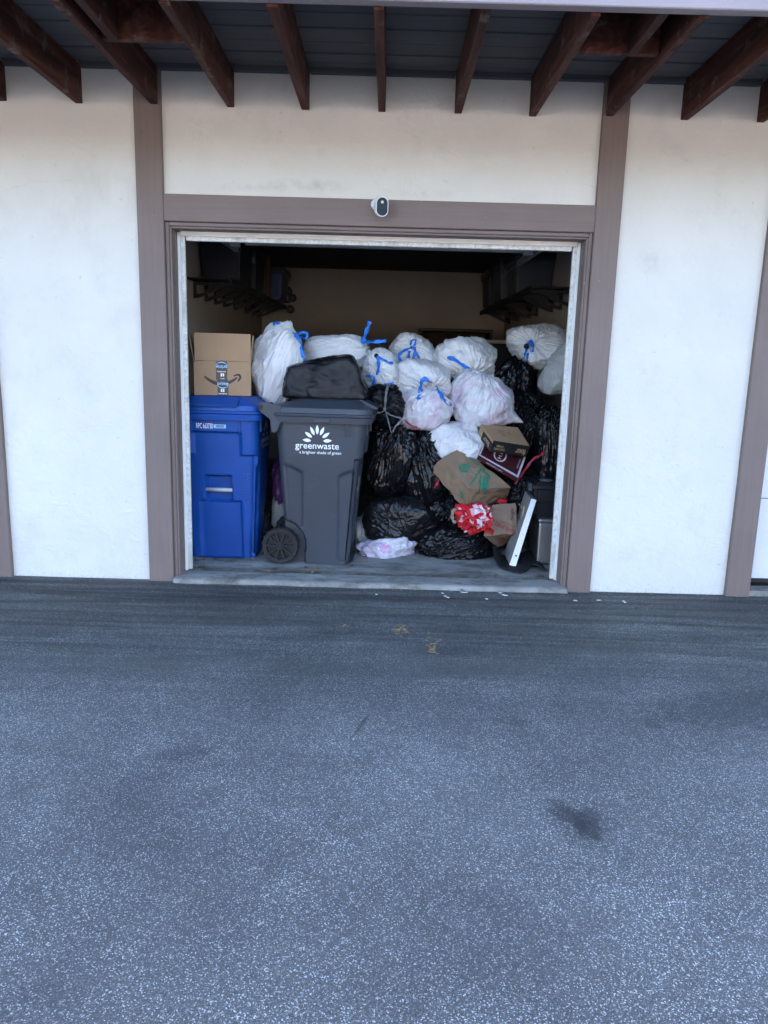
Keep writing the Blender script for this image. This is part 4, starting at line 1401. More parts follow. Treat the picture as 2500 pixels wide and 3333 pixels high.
w10 = bag('rubbish_bag', 'greyish translucent bag pressed against the door frame under the pleated bag', (1167, 742, 1268, 854), 1.22, .20, MAT['bag_grey'], 121, facets=9, group=GW, wr=.012,
          ears=(((-1, -.3, -.1), .12, .25), ((-.4, -.3, -1), .16, .25)), knot=(-.9, -.5, .2), pinch=0, pleat=.05, shear=.35)
w11 = bag('rubbish_bag', 'flat thin white bag with a pink label lying on the floor under a black bag', (768, 1154, 903, 1218), .66, .13, MAT['bag_thin'], 131, facets=10, group=GW, ears=(((-1, -.1, -.8), .55, .20), ((1, -.1, -.6), .12, .2)), wr=.022, zmin=FZ, lump=.26, hr=(.62, 1.06))
w12 = bag('rubbish_bag', 'dull grey bag squeezed between the grey cart and the bags on the floor', (762, 1108, 812, 1192), .86, .12, MAT['bag_grey'], 137, facets=9, group=GW, wr=.016, nn=30, zmin=FZ)

# ---- black and purple bags
b2 = bag('rubbish_bag', 'knotted black bag with clear film ties beside the grey cart lid', (786, 830, 874, 922), .78, .14, BBK, 211, knot=(.1, -.9, .3), pinch=-.15, pleat=.14, facets=10, group=GB, wr=.02)
ribbon('film_tie', b2, [(831, 888), (832, 870, .02), (834, 850, .03), (838, 833, .04)], .018, MAT['ribbon_clear'], seed=20, twist=.2)
ribbon('film_tie', b2, [(832, 889), (845, 897), (868, 906, .01), (855, 920, .02), (846, 934, .02), (840, 915, .01), (834, 892)], .011, MAT['ribbon_clear'], seed=21, twist=.2)
ribbon('film_tie', b2, [(830, 888), (818, 891), (800, 889, .02), (785, 884, .02)], .012, MAT['ribbon_clear'], seed=22, twist=.2)
b3 = bag('rubbish_bag', 'tall shiny black bag standing right beside the grey cart', (783, 908, 902, 1100), .90, .20, BBK, 223, knot=(.25, -.4, .95), pinch=.05, pleat=.12, facets=14, group=GB, wr=.024, nn=60)
ribbon('red_tie', b3, [(815, 917), (827, 920, .02), (838, 918, .02), (848, 923, .01)], .020, MAT['ribbon_red'], seed=23, lift=.015)
ribbon('orange_tie', b3, [(818, 914), (830, 916, .02), (842, 914, .02)], .010, MAT['ribbon_orange'], seed=24, lift=.024)
b4 = bag('rubbish_bag', 'shiny black bag bulging under the plain white bag, left of the brown paper bag', (868, 922, 992, 1112), .92, .20, BBK, 231, knot=(-.5, -.4, .8), pinch=.03, pleat=.14, facets=13, group=GB, wr=.024, nn=60)
ribbon('red_tie', b4, [(874, 908), (886, 917, .02), (900, 924, .02), (908, 926, .02)], .016, MAT['ribbon_red'], seed=25, lift=.012, Y=.8)
ribbon('red_tie', b4, [(948, 1035), (944, 1045, .02), (938, 1054, .02)], .022, MAT['ribbon_red'], seed=26, lift=.015)
b5 = bag('rubbish_bag', 'wide black bag with flat creased sides resting on the thin white floor bag', (783, 1070, 948, 1174), .76, .18, MAT['bag_black_dull'], 242, facets=8, fp=14, lump=.05, wr=.014, group=GB, square=3.0, ears=(((-1, -.2, -.7), .12, .3),), nn=60)
b6 = bag('rubbish_bag', 'taut black bag on the floor in front, below the open paper bag with red cloth', (902, 1122, 1078, 1224), .74, .20, BBK, 255, knot=(-.8, -.6, -.55), pinch=0.0, pleat=.12, facets=10, wr=.022, group=GB, zmin=FZ, nn=64)
b7 = bag('rubbish_bag', 'black bag in the shade behind the big bag with the pulled-out corner', (1052, 772, 1160, 930), 1.50, .20, BBK, 262, knot=(.1, -.3, .95), pinch=0, pleat=.12, facets=12, group=GB, wr=.024)
ribbon('film_tie', b7, [(1060, 820), (1075, 806, .01), (1086, 795, .01), (1098, 789)], .016, MAT['ribbon_clear'], seed=27, twist=.2, Y=1.35)
b8 = bag('rubbish_bag', 'crinkled black bag hanging below the pleated white bag with blue loops', (1082, 836, 1192, 1010), 1.28, .20, BBK, 271, knot=(.3, -.6, .7), pinch=-.1, pleat=.16, facets=12, group=GB, wr=.03, nn=60)
b9 = bag('rubbish_bag', 'black bag against the door frame, resting on the black storage bin', (1150, 872, 1246, 1060), 1.02, .18, MAT['bag_black_dull'], 283, knot=(-.3, -.5, .85), pinch=0, pleat=.12, facets=12, group=GB, wr=.022)
b10 = bag('rubbish_bag', 'crumpled black bag squeezed beneath the maroon box and behind the brown paper bag', (1066, 1022, 1166, 1130), .92, .15, BBK, 293, knot=(.2, -.8, .4), pinch=-.1, pleat=.14, facets=11, group=GB, wr=.026)
ribbon('red_tie', b10, [(1112, 1046), (1124, 1030, .02), (1136, 1012, .03), (1150, 994, .03), (1166, 984, .03), (1176, 976, .03)], .022, MAT['ribbon_red'], seed=28, Y=.80)
b11 = bag('rubbish_bag', 'black bag between the brown paper bag and the taut black floor bag', (908, 1040, 1010, 1165), .94, .18, BBK, 301, knot=(.4, -.5, .7), pinch=0, pleat=.12, facets=12, group=GB, wr=.026)
b13 = bag('rubbish_bag', 'black bag deep in the pile between the boxes and the door frame', (1100, 960, 1220, 1110), 1.45, .2, MAT['bag_black_dull'], 311, facets=12, group=GB, wr=.02, nn=36)
# deeper bags that carry the top of the heap
for i, (bb_, Y_, lab) in enumerate((((830, 800, 990, 1000), 1.5, 'black bag buried under the white bags at the middle of the heap'),
                                   ((990, 810, 1130, 1000), 1.75, 'black bag buried behind the big bag with the pulled-out corner'),
                                   ((660, 800, 820, 980), 1.5, 'black bag hidden behind the grey cart under the long white bag'))):
    bag('rubbish_bag', lab, bb_, Y_, .26, MAT['bag_black_dull'], 401 + i, facets=12, group=GB, wr=.02, nn=30)
pu = bag('rubbish_bag', 'purple bag showing in the gap between the blue and grey carts', (588, 984, 650, 1112), 1.0, .10, MAT['bag_purple'], 321, facets=12, wr=.022, nn=40, knot=(0, -.3, 1), pinch=0, pleat=.1, group='coloured bags between the carts')
gb = bag('rubbish_bag', 'pale grey-blue bag low in the gap between the blue and grey carts', (586, 1055, 626, 1160), .98, .08, MAT['bag_grey'], 331, facets=8, wr=.014, nn=30, group='coloured bags between the carts')
bk = bag('rubbish_bag', 'black bag on the floor in the gap between the two carts', (582, 1120, 640, 1215), .96, .10, MAT['bag_black'], 333, facets=8, wr=.014, nn=30, group='coloured bags between the carts', zmin=FZ)


def snap_print(name, sh, owner, cx, cy, scale, rot, mat, off=.002, Y=None, flip=1):
    """flat print on a bag: shape in metres, centred at a survey point, laid onto the surface facing the yard"""
    b = BVH[owner.name]
    V = []
    c = dd(cx, cy, Y if Y is not None else owner.location.y)
    s = depth_of(c)
    cr, sr = math.cos(rot), math.sin(rot)
    last = None
    for (a, b_) in sh[0]:
        a *= scale * flip; b_ *= scale
        x = cx + (cr * a - sr * b_) * FPX / s / K; y = cy - (sr * a + cr * b_) * FPX / s / K
        dr = Vector(ray(x * K, y * K)).normalized()
        h = b.ray_cast(Vector(CAM), dr)
        if h[0] is not None:
            nn_ = h[1] if h[1].dot(dr) < 0 else -h[1]
            p = h[0] + nn_ * off; last = p
        else:
            p = Vector(dd(x, y, last.y if last else owner.location.y))
        V.append(p - Vector(owner.location))
    return link(name, mesh_from(name, V, sh[1]), mat, owner)


snap_print('label_print', rect2d(-.055, -.045, .055, .045, 8), w11, 831, 1184, .62, math.radians(35), MAT['pink_label'], .004)
snap_print('label_edge', join2d(rect2d(-.060, -.045, -.053, .045, 8), rect2d(.053, -.045, .060, .045, 8)), w11, 831, 1184, .66, math.radians(35), MAT['print_white'], .006)
snap_print('label_print', rect2d(-.05, -.03, .05, .03, 8), w7, 1038, 833, .62, math.radians(-22), MAT['paper'], .003)

# ================================================================== BOXES AND PAPER
def hexa(name, C, mat, n_=14, crumple=0.0, seed=0, round_=0.0, parent=None, smooth=False):
    """solid from eight corners: a b c d on the near face (clockwise from its first corner), e f g h behind them"""
    C = [np.array(p, float) for p in C]
    cen = sum(C) / 8
    D, Q = None, None
    V, Fs = [], []
    quads = [(0, 1, 2, 3), (4, 7, 6, 5), (0, 4, 5, 1), (3, 2, 6, 7), (0, 3, 7, 4), (1, 5, 6, 2)]
    lookup = {}
    for (a, b, c, d) in quads:
        idx = {}
        for i in range(n_ + 1):
            for j in range(n_ + 1):
                u, v = i / n_, j / n_
                p = C[a] * (1 - u) * (1 - v) + C[b] * u * (1 - v) + C[c] * u * v + C[d] * (1 - u) * v
                k = tuple(np.round(p, 5))
                if k not in lookup: lookup[k] = len(V); V.append(p)
                idx[i, j] = lookup[k]
        for i in range(n_):
            for j in range(n_):
                Fs.append((idx[i, j], idx[i + 1, j], idx[i + 1, j + 1], idx[i, j + 1]))
    V = np.array(V)
    if round_:
        E_ = np.array([(f[k], f[(k + 1) % 4]) for f in Fs for k in range(4)])
        for _ in range(int(round_)):
            acc = np.zeros_like(V); cnt = np.zeros(len(V))
            for (i_, j_) in ((0, 1), (1, 0)):
                np.add.at(acc, E_[:, i_], V[E_[:, j_]]); np.add.at(cnt, E_[:, i_], 1)
            V = acc / cnt[:, None]
    if crumple:
        d = V - cen
        r = np.linalg.norm(d, axis=1)[:, None] + 1e-9
        disp = crumple * (1.0 * (ridge(V * 9, seed) - .5) + .6 * (ridge(V * 19, seed + 2) - .5)) + crumple * 1.2 * noise(V * 5, seed + 4)
        V = V + d / r * disp[:, None]
    me = mesh_from(name, V - cen, Fs)
    bm = bmesh.new(); bm.from_mesh(me); bmesh.ops.recalc_face_normals(bm, faces=bm.faces[:]); bm.to_mesh(me); bm.free()
    o = link(name, me, mat, parent, smooth, tuple(cen) if parent is None else None)
    if smooth and not round_ and hasattr(me, 'set_sharp_from_angle'): me.set_sharp_from_angle(angle=math.radians(28))
    BVH[o.name] = BVHTree.FromPolygons((V).tolist(), Fs)
    return o


def hex_print(name, sh, owner, C, mat, off=.0015, quad=(0, 1, 2, 3)):
    """shape given in face units (0..1, 0..1): u along first edge, v down the face; snapped onto the owner"""
    a, b, c, d = [np.array(C[i], float) for i in quad]
    bv = BVH[owner.name]
    nrm = np.cross(b - a, d - a); nrm /= np.linalg.norm(nrm)
    cen = np.array(owner.location)
    if np.dot(nrm, (a + b + c + d) / 4 - cen) < 0: nrm = -nrm
    V = []
    for (u, v) in sh[0]:
        p = a * (1 - u) * (1 - v) + b * u * (1 - v) + c * u * v + d * (1 - u) * v
        h = bv.ray_cast(Vector(p + nrm * .08), Vector(-nrm), .2)
        q = np.array(h[0]) + nrm * off if h[0] is not None else p + nrm * off
        V.append(q - cen)
    return link(name, mesh_from(name, V, sh[1]), mat, owner)


# ---- boxy bag on the grey cart lid
kC = [dd(616, 790, .50), dd(764, 766, .50), dd(800, 878, .46), dd(608, 886, .46), dd(628, 784, .86), dd(760, 764, .86), dd(806, 866, .90), dd(612, 872, .90)]
for p_ in (kC[2], kC[3], kC[6], kC[7]): p_[2] = FZ + 1.058
b1 = hexa('rubbish_bag', kC, MAT['bag_dimple'], 34, .011, 41, 14, None, True)
tag(b1, 'boxy black bag with dimpled texture lying on the grey cart lid', 'rubbish bag', GB)

# ---- big cardboard carton on the blue cart, its flap standing up
bx = thing('cardboard_carton', 'open cardboard carton with printed smile and dark tape strip, standing on the blue cart', 'box', (-.984, .47, FZ + 1.072), math.radians(8))
CW, CH, CD = .178, .215, .30              # half width, body height, depth
box('front_panel', (-CW, 0, 0), (CW, .006, CH), MAT['cardboard'], bx)
box('side_panel', (-CW, .0065, 0), (-CW + .006, CD, CH + .0), MAT['cardboard_dark'], bx)
box('side_panel', (CW - .006, .0065, 0), (CW, CD, CH), MAT['cardboard_dark'], bx)
box('back_panel', (-CW + .0065, CD - .006, 0), (CW - .0065, CD, CH), MAT['cardboard_dark'], bx)
box('bottom_panel', (-CW + .0065, .0065, .001), (CW - .0065, CD - .0065, .007), MAT['cardboard_dark'], bx)


def tilted_flap(nm, x0, x1, y, z, h, tilt, mat, yaxis=False):
    bm = bmesh.new()
    if not yaxis:
        add_box(bm, (x0, -.003, 0), (x1, .003, h))
        bmesh.ops.transform(bm, matrix=Matrix.Translation((0, y, z)) @ Matrix.Rotation(tilt, 4, 'X'), verts=bm.verts)
    else:
        add_box(bm, (-.003, x0, 0), (.003, x1, h))
        bmesh.ops.transform(bm, matrix=Matrix.Translation((y, 0, z)) @ Matrix.Rotation(tilt, 4, 'Y'), verts=bm.verts)
    return bm_obj(nm, bm, mat, bx)


tilted_flap('flap', -CW + .006, CW + .001, .004, CH + .002, .172, math.radians(-2), MAT['cardboard'])
tilted_flap('flap', .012, CD - .01, CW + .001, CH + .002, .165, math.radians(5), MAT['cardboard_dark'], True)
tilted_flap('flap', .012, CD - .01, -CW - .001, CH + .002, .150, math.radians(-9), MAT['cardboard_dark'], True)
o3, u3, v3 = (0, 0, 0), (1, 0, 0), (0, 0, 1)
tp = decal('tape_strip', rect2d(-.0325, .0, .0365, .100), o3, u3, v3, MAT['tape'], bx, off=.0015)
tp2 = decal('tape_strip', join2d(rect2d(-.0395, .097, .0305, .212), ([(-.0395, .212), (.0305, .212), (.024, .217), (-.004, .221), (-.030, .215)], [(0, 1, 2, 3, 4)])), o3, u3, v3, MAT['tape'], bx, off=.0025)
decal('lettering', xf2d(text2d('prime', .030, .0007), .002, .076), o3, u3, v3, MAT['tape_blue'], bx, off=.0034)
decal('lettering', xf2d(text2d('prime', .030, .0007), -.005, .180, PI), o3, u3, v3, MAT['tape_blue'], bx, off=.0044)


def smile(scale, flip=1):
    pts = [(-1 + 2 * i / 16, -.34 * (1 - (-1 + 2 * i / 16) ** 2) ** .9 * 1.0) for i in range(15)]
    a = stroke2d(pts, [.03 + .17 * math.sin(PI * (i + 1) / 17) ** .8 for i in range(15)])
    b = stroke2d([(.72, .12), (.86, .16), (.98, .12), (.99, -.02), (.90, -.20)], [.05, .10, .12, .10, .05])
    return xf2d(join2d(a, b), 0, 0, 0, scale)


decal('smile_print', xf2d(smile(.030), .002, .058), o3, u3, v3, MAT['tape_blue'], bx, off=.0034)
decal('smile_print', xf2d(smile(.030), -.005, .199, PI), o3, u3, v3, MAT['tape_blue'], bx, off=.0044)
for (yy, of) in ((.030, .0034), (.128, .0044)):
    decal('parcel_mark', join2d(xf2d(rect2d(-.011, -.008, -.002, .008), 0, yy), xf2d(rect2d(.002, -.008, .011, .008), 0, yy), xf2d(rect2d(-.011, .009, .011, .012), 0, yy)), o3, u3, v3, MAT['print_white'], bx, off=of)
decal('lettering', xf2d(text2d('free delivery', .0105, .0003), .002, .011), o3, u3, v3, MAT['print_white'], bx, off=.0034)
decal('lettering', xf2d(text2d('free delivery', .0105, .0003), -.006, .150, PI), o3, u3, v3, MAT['print_white'], bx, off=.0044)
decal('lettering', xf2d(text2d('delivery', .008, .0002), -.0, .106, PI), o3, u3, v3, MAT['print_white'], bx, off=.0044)
# large smile arrow printed on the carton
arc = [(-.113 + .205 * i / 20, .128 - .050 * math.sin(PI * min(1, (i + 1.0) / 21)) ** .85 - .012 * (i / 20)) for i in range(21)]
big = stroke2d(arc, [.004 + .020 * math.sin(PI * (i + 1.5) / 22.5) ** .7 for i in range(21)])
head = stroke2d([(.070, .124), (.090, .133), (.107, .131), (.113, .118), (.107, .104), (.095, .090)], [.007, .012, .016, .015, .012, .006])
decal('smile_print', join2d(big, head), o3, u3, v3, MAT['ink'], bx, off=.0008)
decal('box_notch', rect2d(-CW, .208, -CW + .014, .211), o3, u3, v3, MAT['ink'], bx, off=.0006)

# kraft bag standing behind the carton by the wall, its twisted handles above
kb = thing('paper_bag', 'dull brown paper bag with loop handle, standing between carton and door frame', 'paper bag', (-1.225, .56, FZ + 1.072))
bm = bmesh.new(); add_box(bm, (-.05, 0, 0), (.055, .20, .36))
for v in bm.verts:
    if v.co.z > .2: v.co.x *= .8; v.co.z += .02 * math.sin(v.co.y * 30 + v.co.x * 40)
bmesh.ops.bevel(bm, geom=bm.edges[:], offset=.006, segments=1, affect='EDGES')
bm_obj('paper_body', bm, MAT['kraft_dark'], kb)
S = spline([(-.03, .01, .35), (-.025, .005, .39), (.0, .0, .405), (.02, .002, .39), (.03, .01, .35)], 6)
bm = bmesh.new()
for a_, b_ in zip(S[:-1], S[1:]): add_cyl(bm, a_, b_, .006, 8)
bm_obj('handle', bm, MAT['kraft_dark'], kb)

# ---- carton with black printed sides lying on the maroon box
def z3(x, y): return (1360 + x * .24112) / K, (1340 + y * .24112) / K       # enlargement survey points
def z4(x, y): return (1500 + x * .24112) / K, (1540 + y * .24112) / K
def h3(x, y, Y): return dd(*z3(x, y), Y)
def h4(x, y, Y): return dd(*z4(x, y), Y)


fa, fb, fc, fd = h3(855, 170, .86), h3(1350, 212, .95), h3(1510, 465, .78), h3(1020, 388, .68)
dn = h3(945, 545, .69) - fd
dn2 = (dn + (h3(1485, 605, .79) - fc)) / 2
fC = [fa, fb, fc, fd, fa + dn2, fb + dn2, fc + dn2, fd + dn2]
fx = hexa('cardboard_carton', fC, MAT['cardboard'], 6)
tag(fx, 'small flat carton with black sides and tan lettering, lying on the maroon box', 'box')
lo_ = .22
blk = hex_print('black_side', rect2d(0.0, lo_, 1.0, 1.0, 4), fx, fC, MAT['black_print'], .0012, (3, 2, 6, 7))
blk2 = hex_print('black_side', rect2d(.28, lo_, 1.0, 1.0, 4), fx, fC, MAT['black_print'], .0012, (0, 3, 7, 4))
hex_print('black_side', rect2d(0, .0, 1.0, .221, 4), fx, fC, MAT['black_print'], .0012, (3, 2, 6, 7))
def face_text(s, u, v, su, sv, rot=0, bold=0.0): return xf2d(xf2d(text2d(s, 1.0, bold), 0, 0, rot), u, v, 0, -su, sv)
hex_print('lettering', face_text('four', .80, .60, .16, .72, 0, .03), fx, fC, MAT['gold_ink'], .003, (3, 2, 6, 7))
hex_print('lettering', face_text('CREATE EPIC', .22, .66, .052, .26, 0, .02), fx, fC, MAT['gold_ink'], .003, (3, 2, 6, 7))
hex_print('lettering', face_text('STORIES', .22, .40, .052, .24, 0, .02), fx, fC, MAT['gold_ink'], .003, (3, 2, 6, 7))
hex_print('lettering', face_text('four', .64, .62, .26, .62, 0, .03), fx, fC, MAT['gold_ink'], .003, (0, 3, 7, 4))
fr = join2d(rect2d(.36, .30, .50, .315), rect2d(.36, .585, .50, .60), rect2d(.36, .315, .367, .585), rect2d(.493, .315, .50, .585), rect2d(.40, .36, .46, .38), rect2d(.40, .43, .46, .45), rect2d(.40, .50, .46, .52))
hex_print('printed_panel', fr, fx, fC, MAT['ink'], .0012, (0, 1, 2, 3))
hex_print('lettering', face_text('CRD', .62, .43, .055, .09, math.radians(-70), .01), fx, fC, MAT['ink'], .0012, (0, 1, 2, 3))

ma, mb, mc, md = h3(905, 395, .86), h3(1490, 530, .93), h3(1352, 900, .70), h3(822, 592, .66)
mdn = (h3(1322, 945, .715) - mc)
mC = [ma, mb, mc, md, ma + mdn, mb + mdn, mc + mdn, md + mdn]
mx_ = hexa('printed_box', mC, MAT['maroon'], 6)
tag(mx_, 'maroon printed box with pale border sliding off the pile under the black-sided carton', 'box')
hex_print('border', join2d(rect2d(0, .93, 1, 1.0, 8), rect2d(.955, 0, 1, .93, 8), rect2d(0, 0, .03, .93, 8)), mx_, mC, MAT['lilac_print'], .0030)
ring = [(.44 + .135 * math.cos(2 * PI * i / 28), .52 + .26 * math.sin(2 * PI * i / 28)) for i in range(29)]
hex_print('emblem', stroke2d(ring, [.035] * 29), mx_, mC, MAT['lilac_print'], .0034)
hex_print('lettering', face_text('TH', .44, .52, .12, .26, math.radians(90), .01), mx_, mC, MAT['lilac_print'], .0034)
hex_print('lettering', face_text('essentials', .90, .55, .05, .09, math.radians(90)), mx_, mC, MAT['lilac_print'], .0034)
hex_print('lettering', face_text('a gift of good taste', .42, .5, .055, .5), mx_, mC, MAT['lilac_print'], .0034, (3, 2, 6, 7))

# ---- brown paper bag with green print
pa, pb, pc, pd = h3(350, 605, .66), h3(612, 478, .80), h3(1250, 1020, .66), h3(680, 1040, .53)
pe, pf, pg, ph_ = h3(178, 775, .74), h3(640, 700, .98), h3(1195, 1180, .84), h3(672, 1375, .62)
pC = [pa, pb, pc, pd, pe, pf, pg, ph_]
pbag = hexa('paper_bag', pC, MAT['kraft'], 30, .006, 5, smooth=True)
tag(pbag, 'crumpled brown paper bag with green round badge and leaf print, lying on the pile', 'paper bag')
circ = [(.0, .0)] + [(math.cos(2 * PI * i / 30), math.sin(2 * PI * i / 30)) for i in range(30)]
rings = [(.001, .001)]
cv, cf = [(0, 0)], []
for k in (1, 2, 3):
    cv += [(k / 3 * math.cos(2 * PI * i / 30), k / 3 * math.sin(2 * PI * i / 30)) for i in range(30)]
for i in range(30): cf.append((0, 1 + i, 1 + (i + 1) % 30))
for k in (0, 1):
    for i in range(30):
        j = (i + 1) % 30
        cf.append((1 + k * 30 + i, 1 + (k + 1) * 30 + i, 1 + (k + 1) * 30 + j, 1 + k * 30 + j))


def z3_print(name, sh, owner, cx, cy, sc, rot, mat, off, syf=1.0):
    x, y = z3(cx, cy)
    return snap_print(name, xf2d(sh, 0, 0, 0, 1.0, syf), owner, x, y, sc, rot, mat, off)


z3_print('green_badge', (cv, cf), pbag, 630, 765, .040, 0, MAT['green_ink'], .0025, .78)
z3_print('lettering', join2d(xf2d(text2d('WHOLE', .020, .0006), 0, .008), xf2d(text2d('FOODS', .020, .0006), 0, -.010)), pbag, 635, 765, 1.0, math.radians(-8), MAT['kraft'], .0042)
leafs = []
for (x0, y0, x1, y1, w) in ((890, 700, 720, 975, .011), (890, 770, 850, 1085, .013), (925, 780, 935, 1100, .017), (955, 760, 975, 1060, .012), (960, 750, 1010, 880, .013), (880, 690, 870, 800, .008), (905, 660, 930, 790, .009), (880, 800, 860, 930, .010), (940, 850, 945, 1010, .012)):
    n_ = 16
    pts = [((x0 - 30 + (x1 - x0) * i / n_ + 8 * math.sin(i * .35 + x0)), (y0 + 62 + (y1 - y0) * .88 * i / n_)) for i in range(n_ + 1)]
    leafs.append((pts, [w * math.sin(PI * (i + .6) / (n_ + 1.2)) for i in range(n_ + 1)]))


def px_strokes(name, strokes, owner, mat, off, conv, Yd):
    """strokes in enlargement coordinates laid on the owner"""
    V, Fq = [], []
    b = BVH[owner.name]
    for pts, wd in strokes:
        pts = np.array(pts, float)
        T = np.gradient(pts, axis=0); T /= np.linalg.norm(T, axis=1)[:, None] + 1e-9
        o_ = len(V); miss = False
        for p, t, w in zip(pts, T, wd):
            ww = w * FPX / (4.5 + Yd) / .24112
            for sg in (1, -1):
                q = p + np.array([-t[1], t[0]]) * ww * .5 * sg
                x, y = conv(*q)
                dr = Vector(ray(x * K, y * K)).normalized()
                h = b.ray_cast(Vector(CAM), dr)
                if h[0] is None: miss = True
                pt = h[0] - dr * off if h[0] is not None else Vector(dd(x, y, Yd))
                V.append(pt - Vector(owner.location))
        if miss:
            V = V[:o_]
            continue
        for i in range(len(pts) - 1):
            Fq.append((o_ + 2 * i, o_ + 2 * i + 1, o_ + 2 * i + 3, o_ + 2 * i + 2))
    return link(name, mesh_from(name, V, Fq), mat, owner, kind='stuff')


px_strokes('leaf_print', leafs, pbag, MAT['green_ink'], .007, z3, .6)
rs = random.Random(4)
sk = []
for i in range(16):
    x0, y0 = 600 + i * 13 + rs.uniform(-12, 12), 548 + i * 10 + rs.uniform(-14, 22)
    sk.append(([(x0, y0), (x0 + rs.uniform(15, 40), y0 + rs.uniform(-10, 25)), (x0 + rs.uniform(30, 55), y0 + rs.uniform(0, 30))], [.002, .007, .002]))
for i in range(9):
    x0, y0 = 590 + rs.uniform(-25, 25), 1080 + i * 11
    sk.append(([(x0, y0), (x0 + 14, y0 + rs.uniform(-14, 14)), (x0 + 30, y0 + rs.uniform(0, 14))], [.002, .006, .002]))
px_strokes('leaf_print', sk, pbag, MAT['green_ink'], .006, z3, .6)
z3_print('lettering', text2d('BAG', .018, .0006), pbag, 440, 1090, 1.0, math.radians(-75), MAT['ink'], .003)

# ---- brown paper bag with red print, open, spilling red cloth
ta, tb, tc, td = h4(430, 432, .60), h4(742, 400, .62), h4(778, 820, .56), h4(300, 850, .52)
te, tf, tg, th_ = h4(380, 520, .88), h4(745, 470, .90), h4(760, 900, .84), h4(500, 1000, .66)
tC = [ta, tb, tc, td, te, tf, tg, th_]
tbag = hexa('paper_bag', tC, MAT['kraft_dark'], 28, .007, 15, smooth=True)
tag(tbag, 'open brown paper bag with red lettering, red and pink cloth spilling from its mouth', 'paper bag')


def z4_print(name, sh, cx, cy, sc, rot, mat, off=.003):
    x, y = z4(cx, cy)
    return snap_print(name, sh, tbag, x, y, sc, rot, mat, off)


z4_print('lettering', text2d("TRADER JOE'S", .042, .0009), 640, 755, .78, math.radians(180 - 24), MAT['red_ink'])
z4_print('lettering', text2d('ALL NATURAL GROCER', .014, .0004), 640, 690, .72, math.radians(180 - 24), MAT['red_ink'])
rs = random.Random(9)
sk = [([(690 + rs.uniform(-30, 30), 470 + i * 11), (700 + rs.uniform(-25, 35), 480 + i * 11), (715 + rs.uniform(-20, 20), 495 + i * 11)], [.001, .005, .001]) for i in range(14)]
px_strokes('sketch_print', sk, tbag, MAT['ink'], .003, z4, .55)
sk = [([(480 + rs.uniform(0, 90), 850 + i * 8), (500 + rs.uniform(0, 90), 860 + i * 8), (520 + rs.uniform(0, 90), 865 + i * 8)], [.001, .005, .001]) for i in range(12)]
px_strokes('sketch_print', sk, tbag, MAT['red_ink'], .003, z4, .55)
# handles of folded paper
for (pts, w) in (([(815, 1315), (880, 1325), (950, 1330), (1000, 1322)], .022), ([(520, 1320), (480, 1330), (465, 1400), (480, 1470), (515, 1500)], .024)):
    ribbon('handle', tbag, [z3(*p) for p in pts], w, MAT['kraft'], lift=.02, Y=.50, twist=.1)

# red cloth: crumpled folds
clx = [z3(498, 1238), z3(1012, 1632)]
cloth = bag('cloth', 'bundle of red cloth with pink spots spilling from the open paper bag', (clx[0][0], clx[0][1], clx[1][0], clx[1][1]), .56, .085, MAT['fabric'], 507, facets=14, fp=7, wr=.050, lump=.22, nn=56, cat='cloth',
            ears=(((-.4, -.3, -1), .35, .22), ((1, -.3, .9), .25, .25), ((-1, -.2, .9), .3, .25)))
rs = random.Random(31)
x0c, y0c, x1c, y1c = clx[0][0], clx[0][1], clx[1][0], clx[1][1]
for i in range(11):
    cx, cy = x0c + (x1c - x0c) * rs.uniform(.12, .88), y0c + (y1c - y0c) * rs.uniform(.15, .88)
    a = rs.uniform(0, 6.3); L = rs.uniform(12, 24); b = a + rs.uniform(-.9, .9)
    ribbon('fold', cloth, [(cx - L * math.cos(a), cy - L * math.sin(a)), (cx, cy, rs.uniform(.0, .014)), (cx + L * math.cos(b), cy + L * math.sin(b))], rs.uniform(.050, .085), MAT['cloth_pink'] if i % 4 == 1 else MAT['cloth_red'], lift=.003 + .0008 * i, seed=i, twist=.55, th=.002)
cor = bag('cloth_scrap', 'red cloth corner sticking out behind the open paper bag', (z4(490, 345)[0], z4(490, 345)[1], z4(625, 410)[0], z4(625, 410)[1]), .70, .03, MAT['fabric'], 511, facets=8, wr=.01, nn=16, cat='cloth', ears=(((1, 0, .6), .5, .3),))

# ---- white panel leaning beside the mat
sa, sb_, sc2, sd_ = h4(950, 345, .50), h4(1020, 364, .50), h4(740, 1262, .40), h4(655, 1240, .40)
se, sf, sg, sh_ = h4(868, 245, .74), h4(940, 262, .74), h4(672, 1100, .62), h4(588, 1080, .62)
wC = [sa, sb_, sc2, sd_, se, sf, sg, sh_]
wp = hexa('white_panel', wC, MAT['slab_side'], 2)
tag(wp, 'white edged board leaning at a slant between the open paper bag and the steel bin', 'board')
hex_print('white_edge', rect2d(0, 0, 1, 1, 3), wp, wC, MAT['slab_white'], .002)
hex_print('peg_hole', rect2d(.40, .835, .66, .860), wp, wC, MAT['black_print'], .0035)
for i, (u, v) in enumerate(((.5, .33), (.45, .52), (.6, .53), (.5, .75))):
    hex_print('screw_hole', rect2d(u, v, u + .07, v + .006), wp, wC, MAT['ink'], .0035)
hk = ribbon('hook', None, [z4(790, 412), z4(800, 440), z4(820, 455), z4(830, 475), z4(815, 480)], .006, MAT['brass'], Y=.56, lift=.0, twist=.1, th=.004)
tag(hk, 'small brass hook on the board that leans beside the open paper bag', 'hook')
ck = ribbon('chopsticks', None, [z4(860, 440), z4(845, 520), z4(815, 650), z4(785, 750)], .014, MAT['gold_ink'], Y=.55, lift=.0, twist=.15, th=.004)
tag(ck, 'bundle of pale sticks caught between the leaning board and the paper bag', 'sticks')

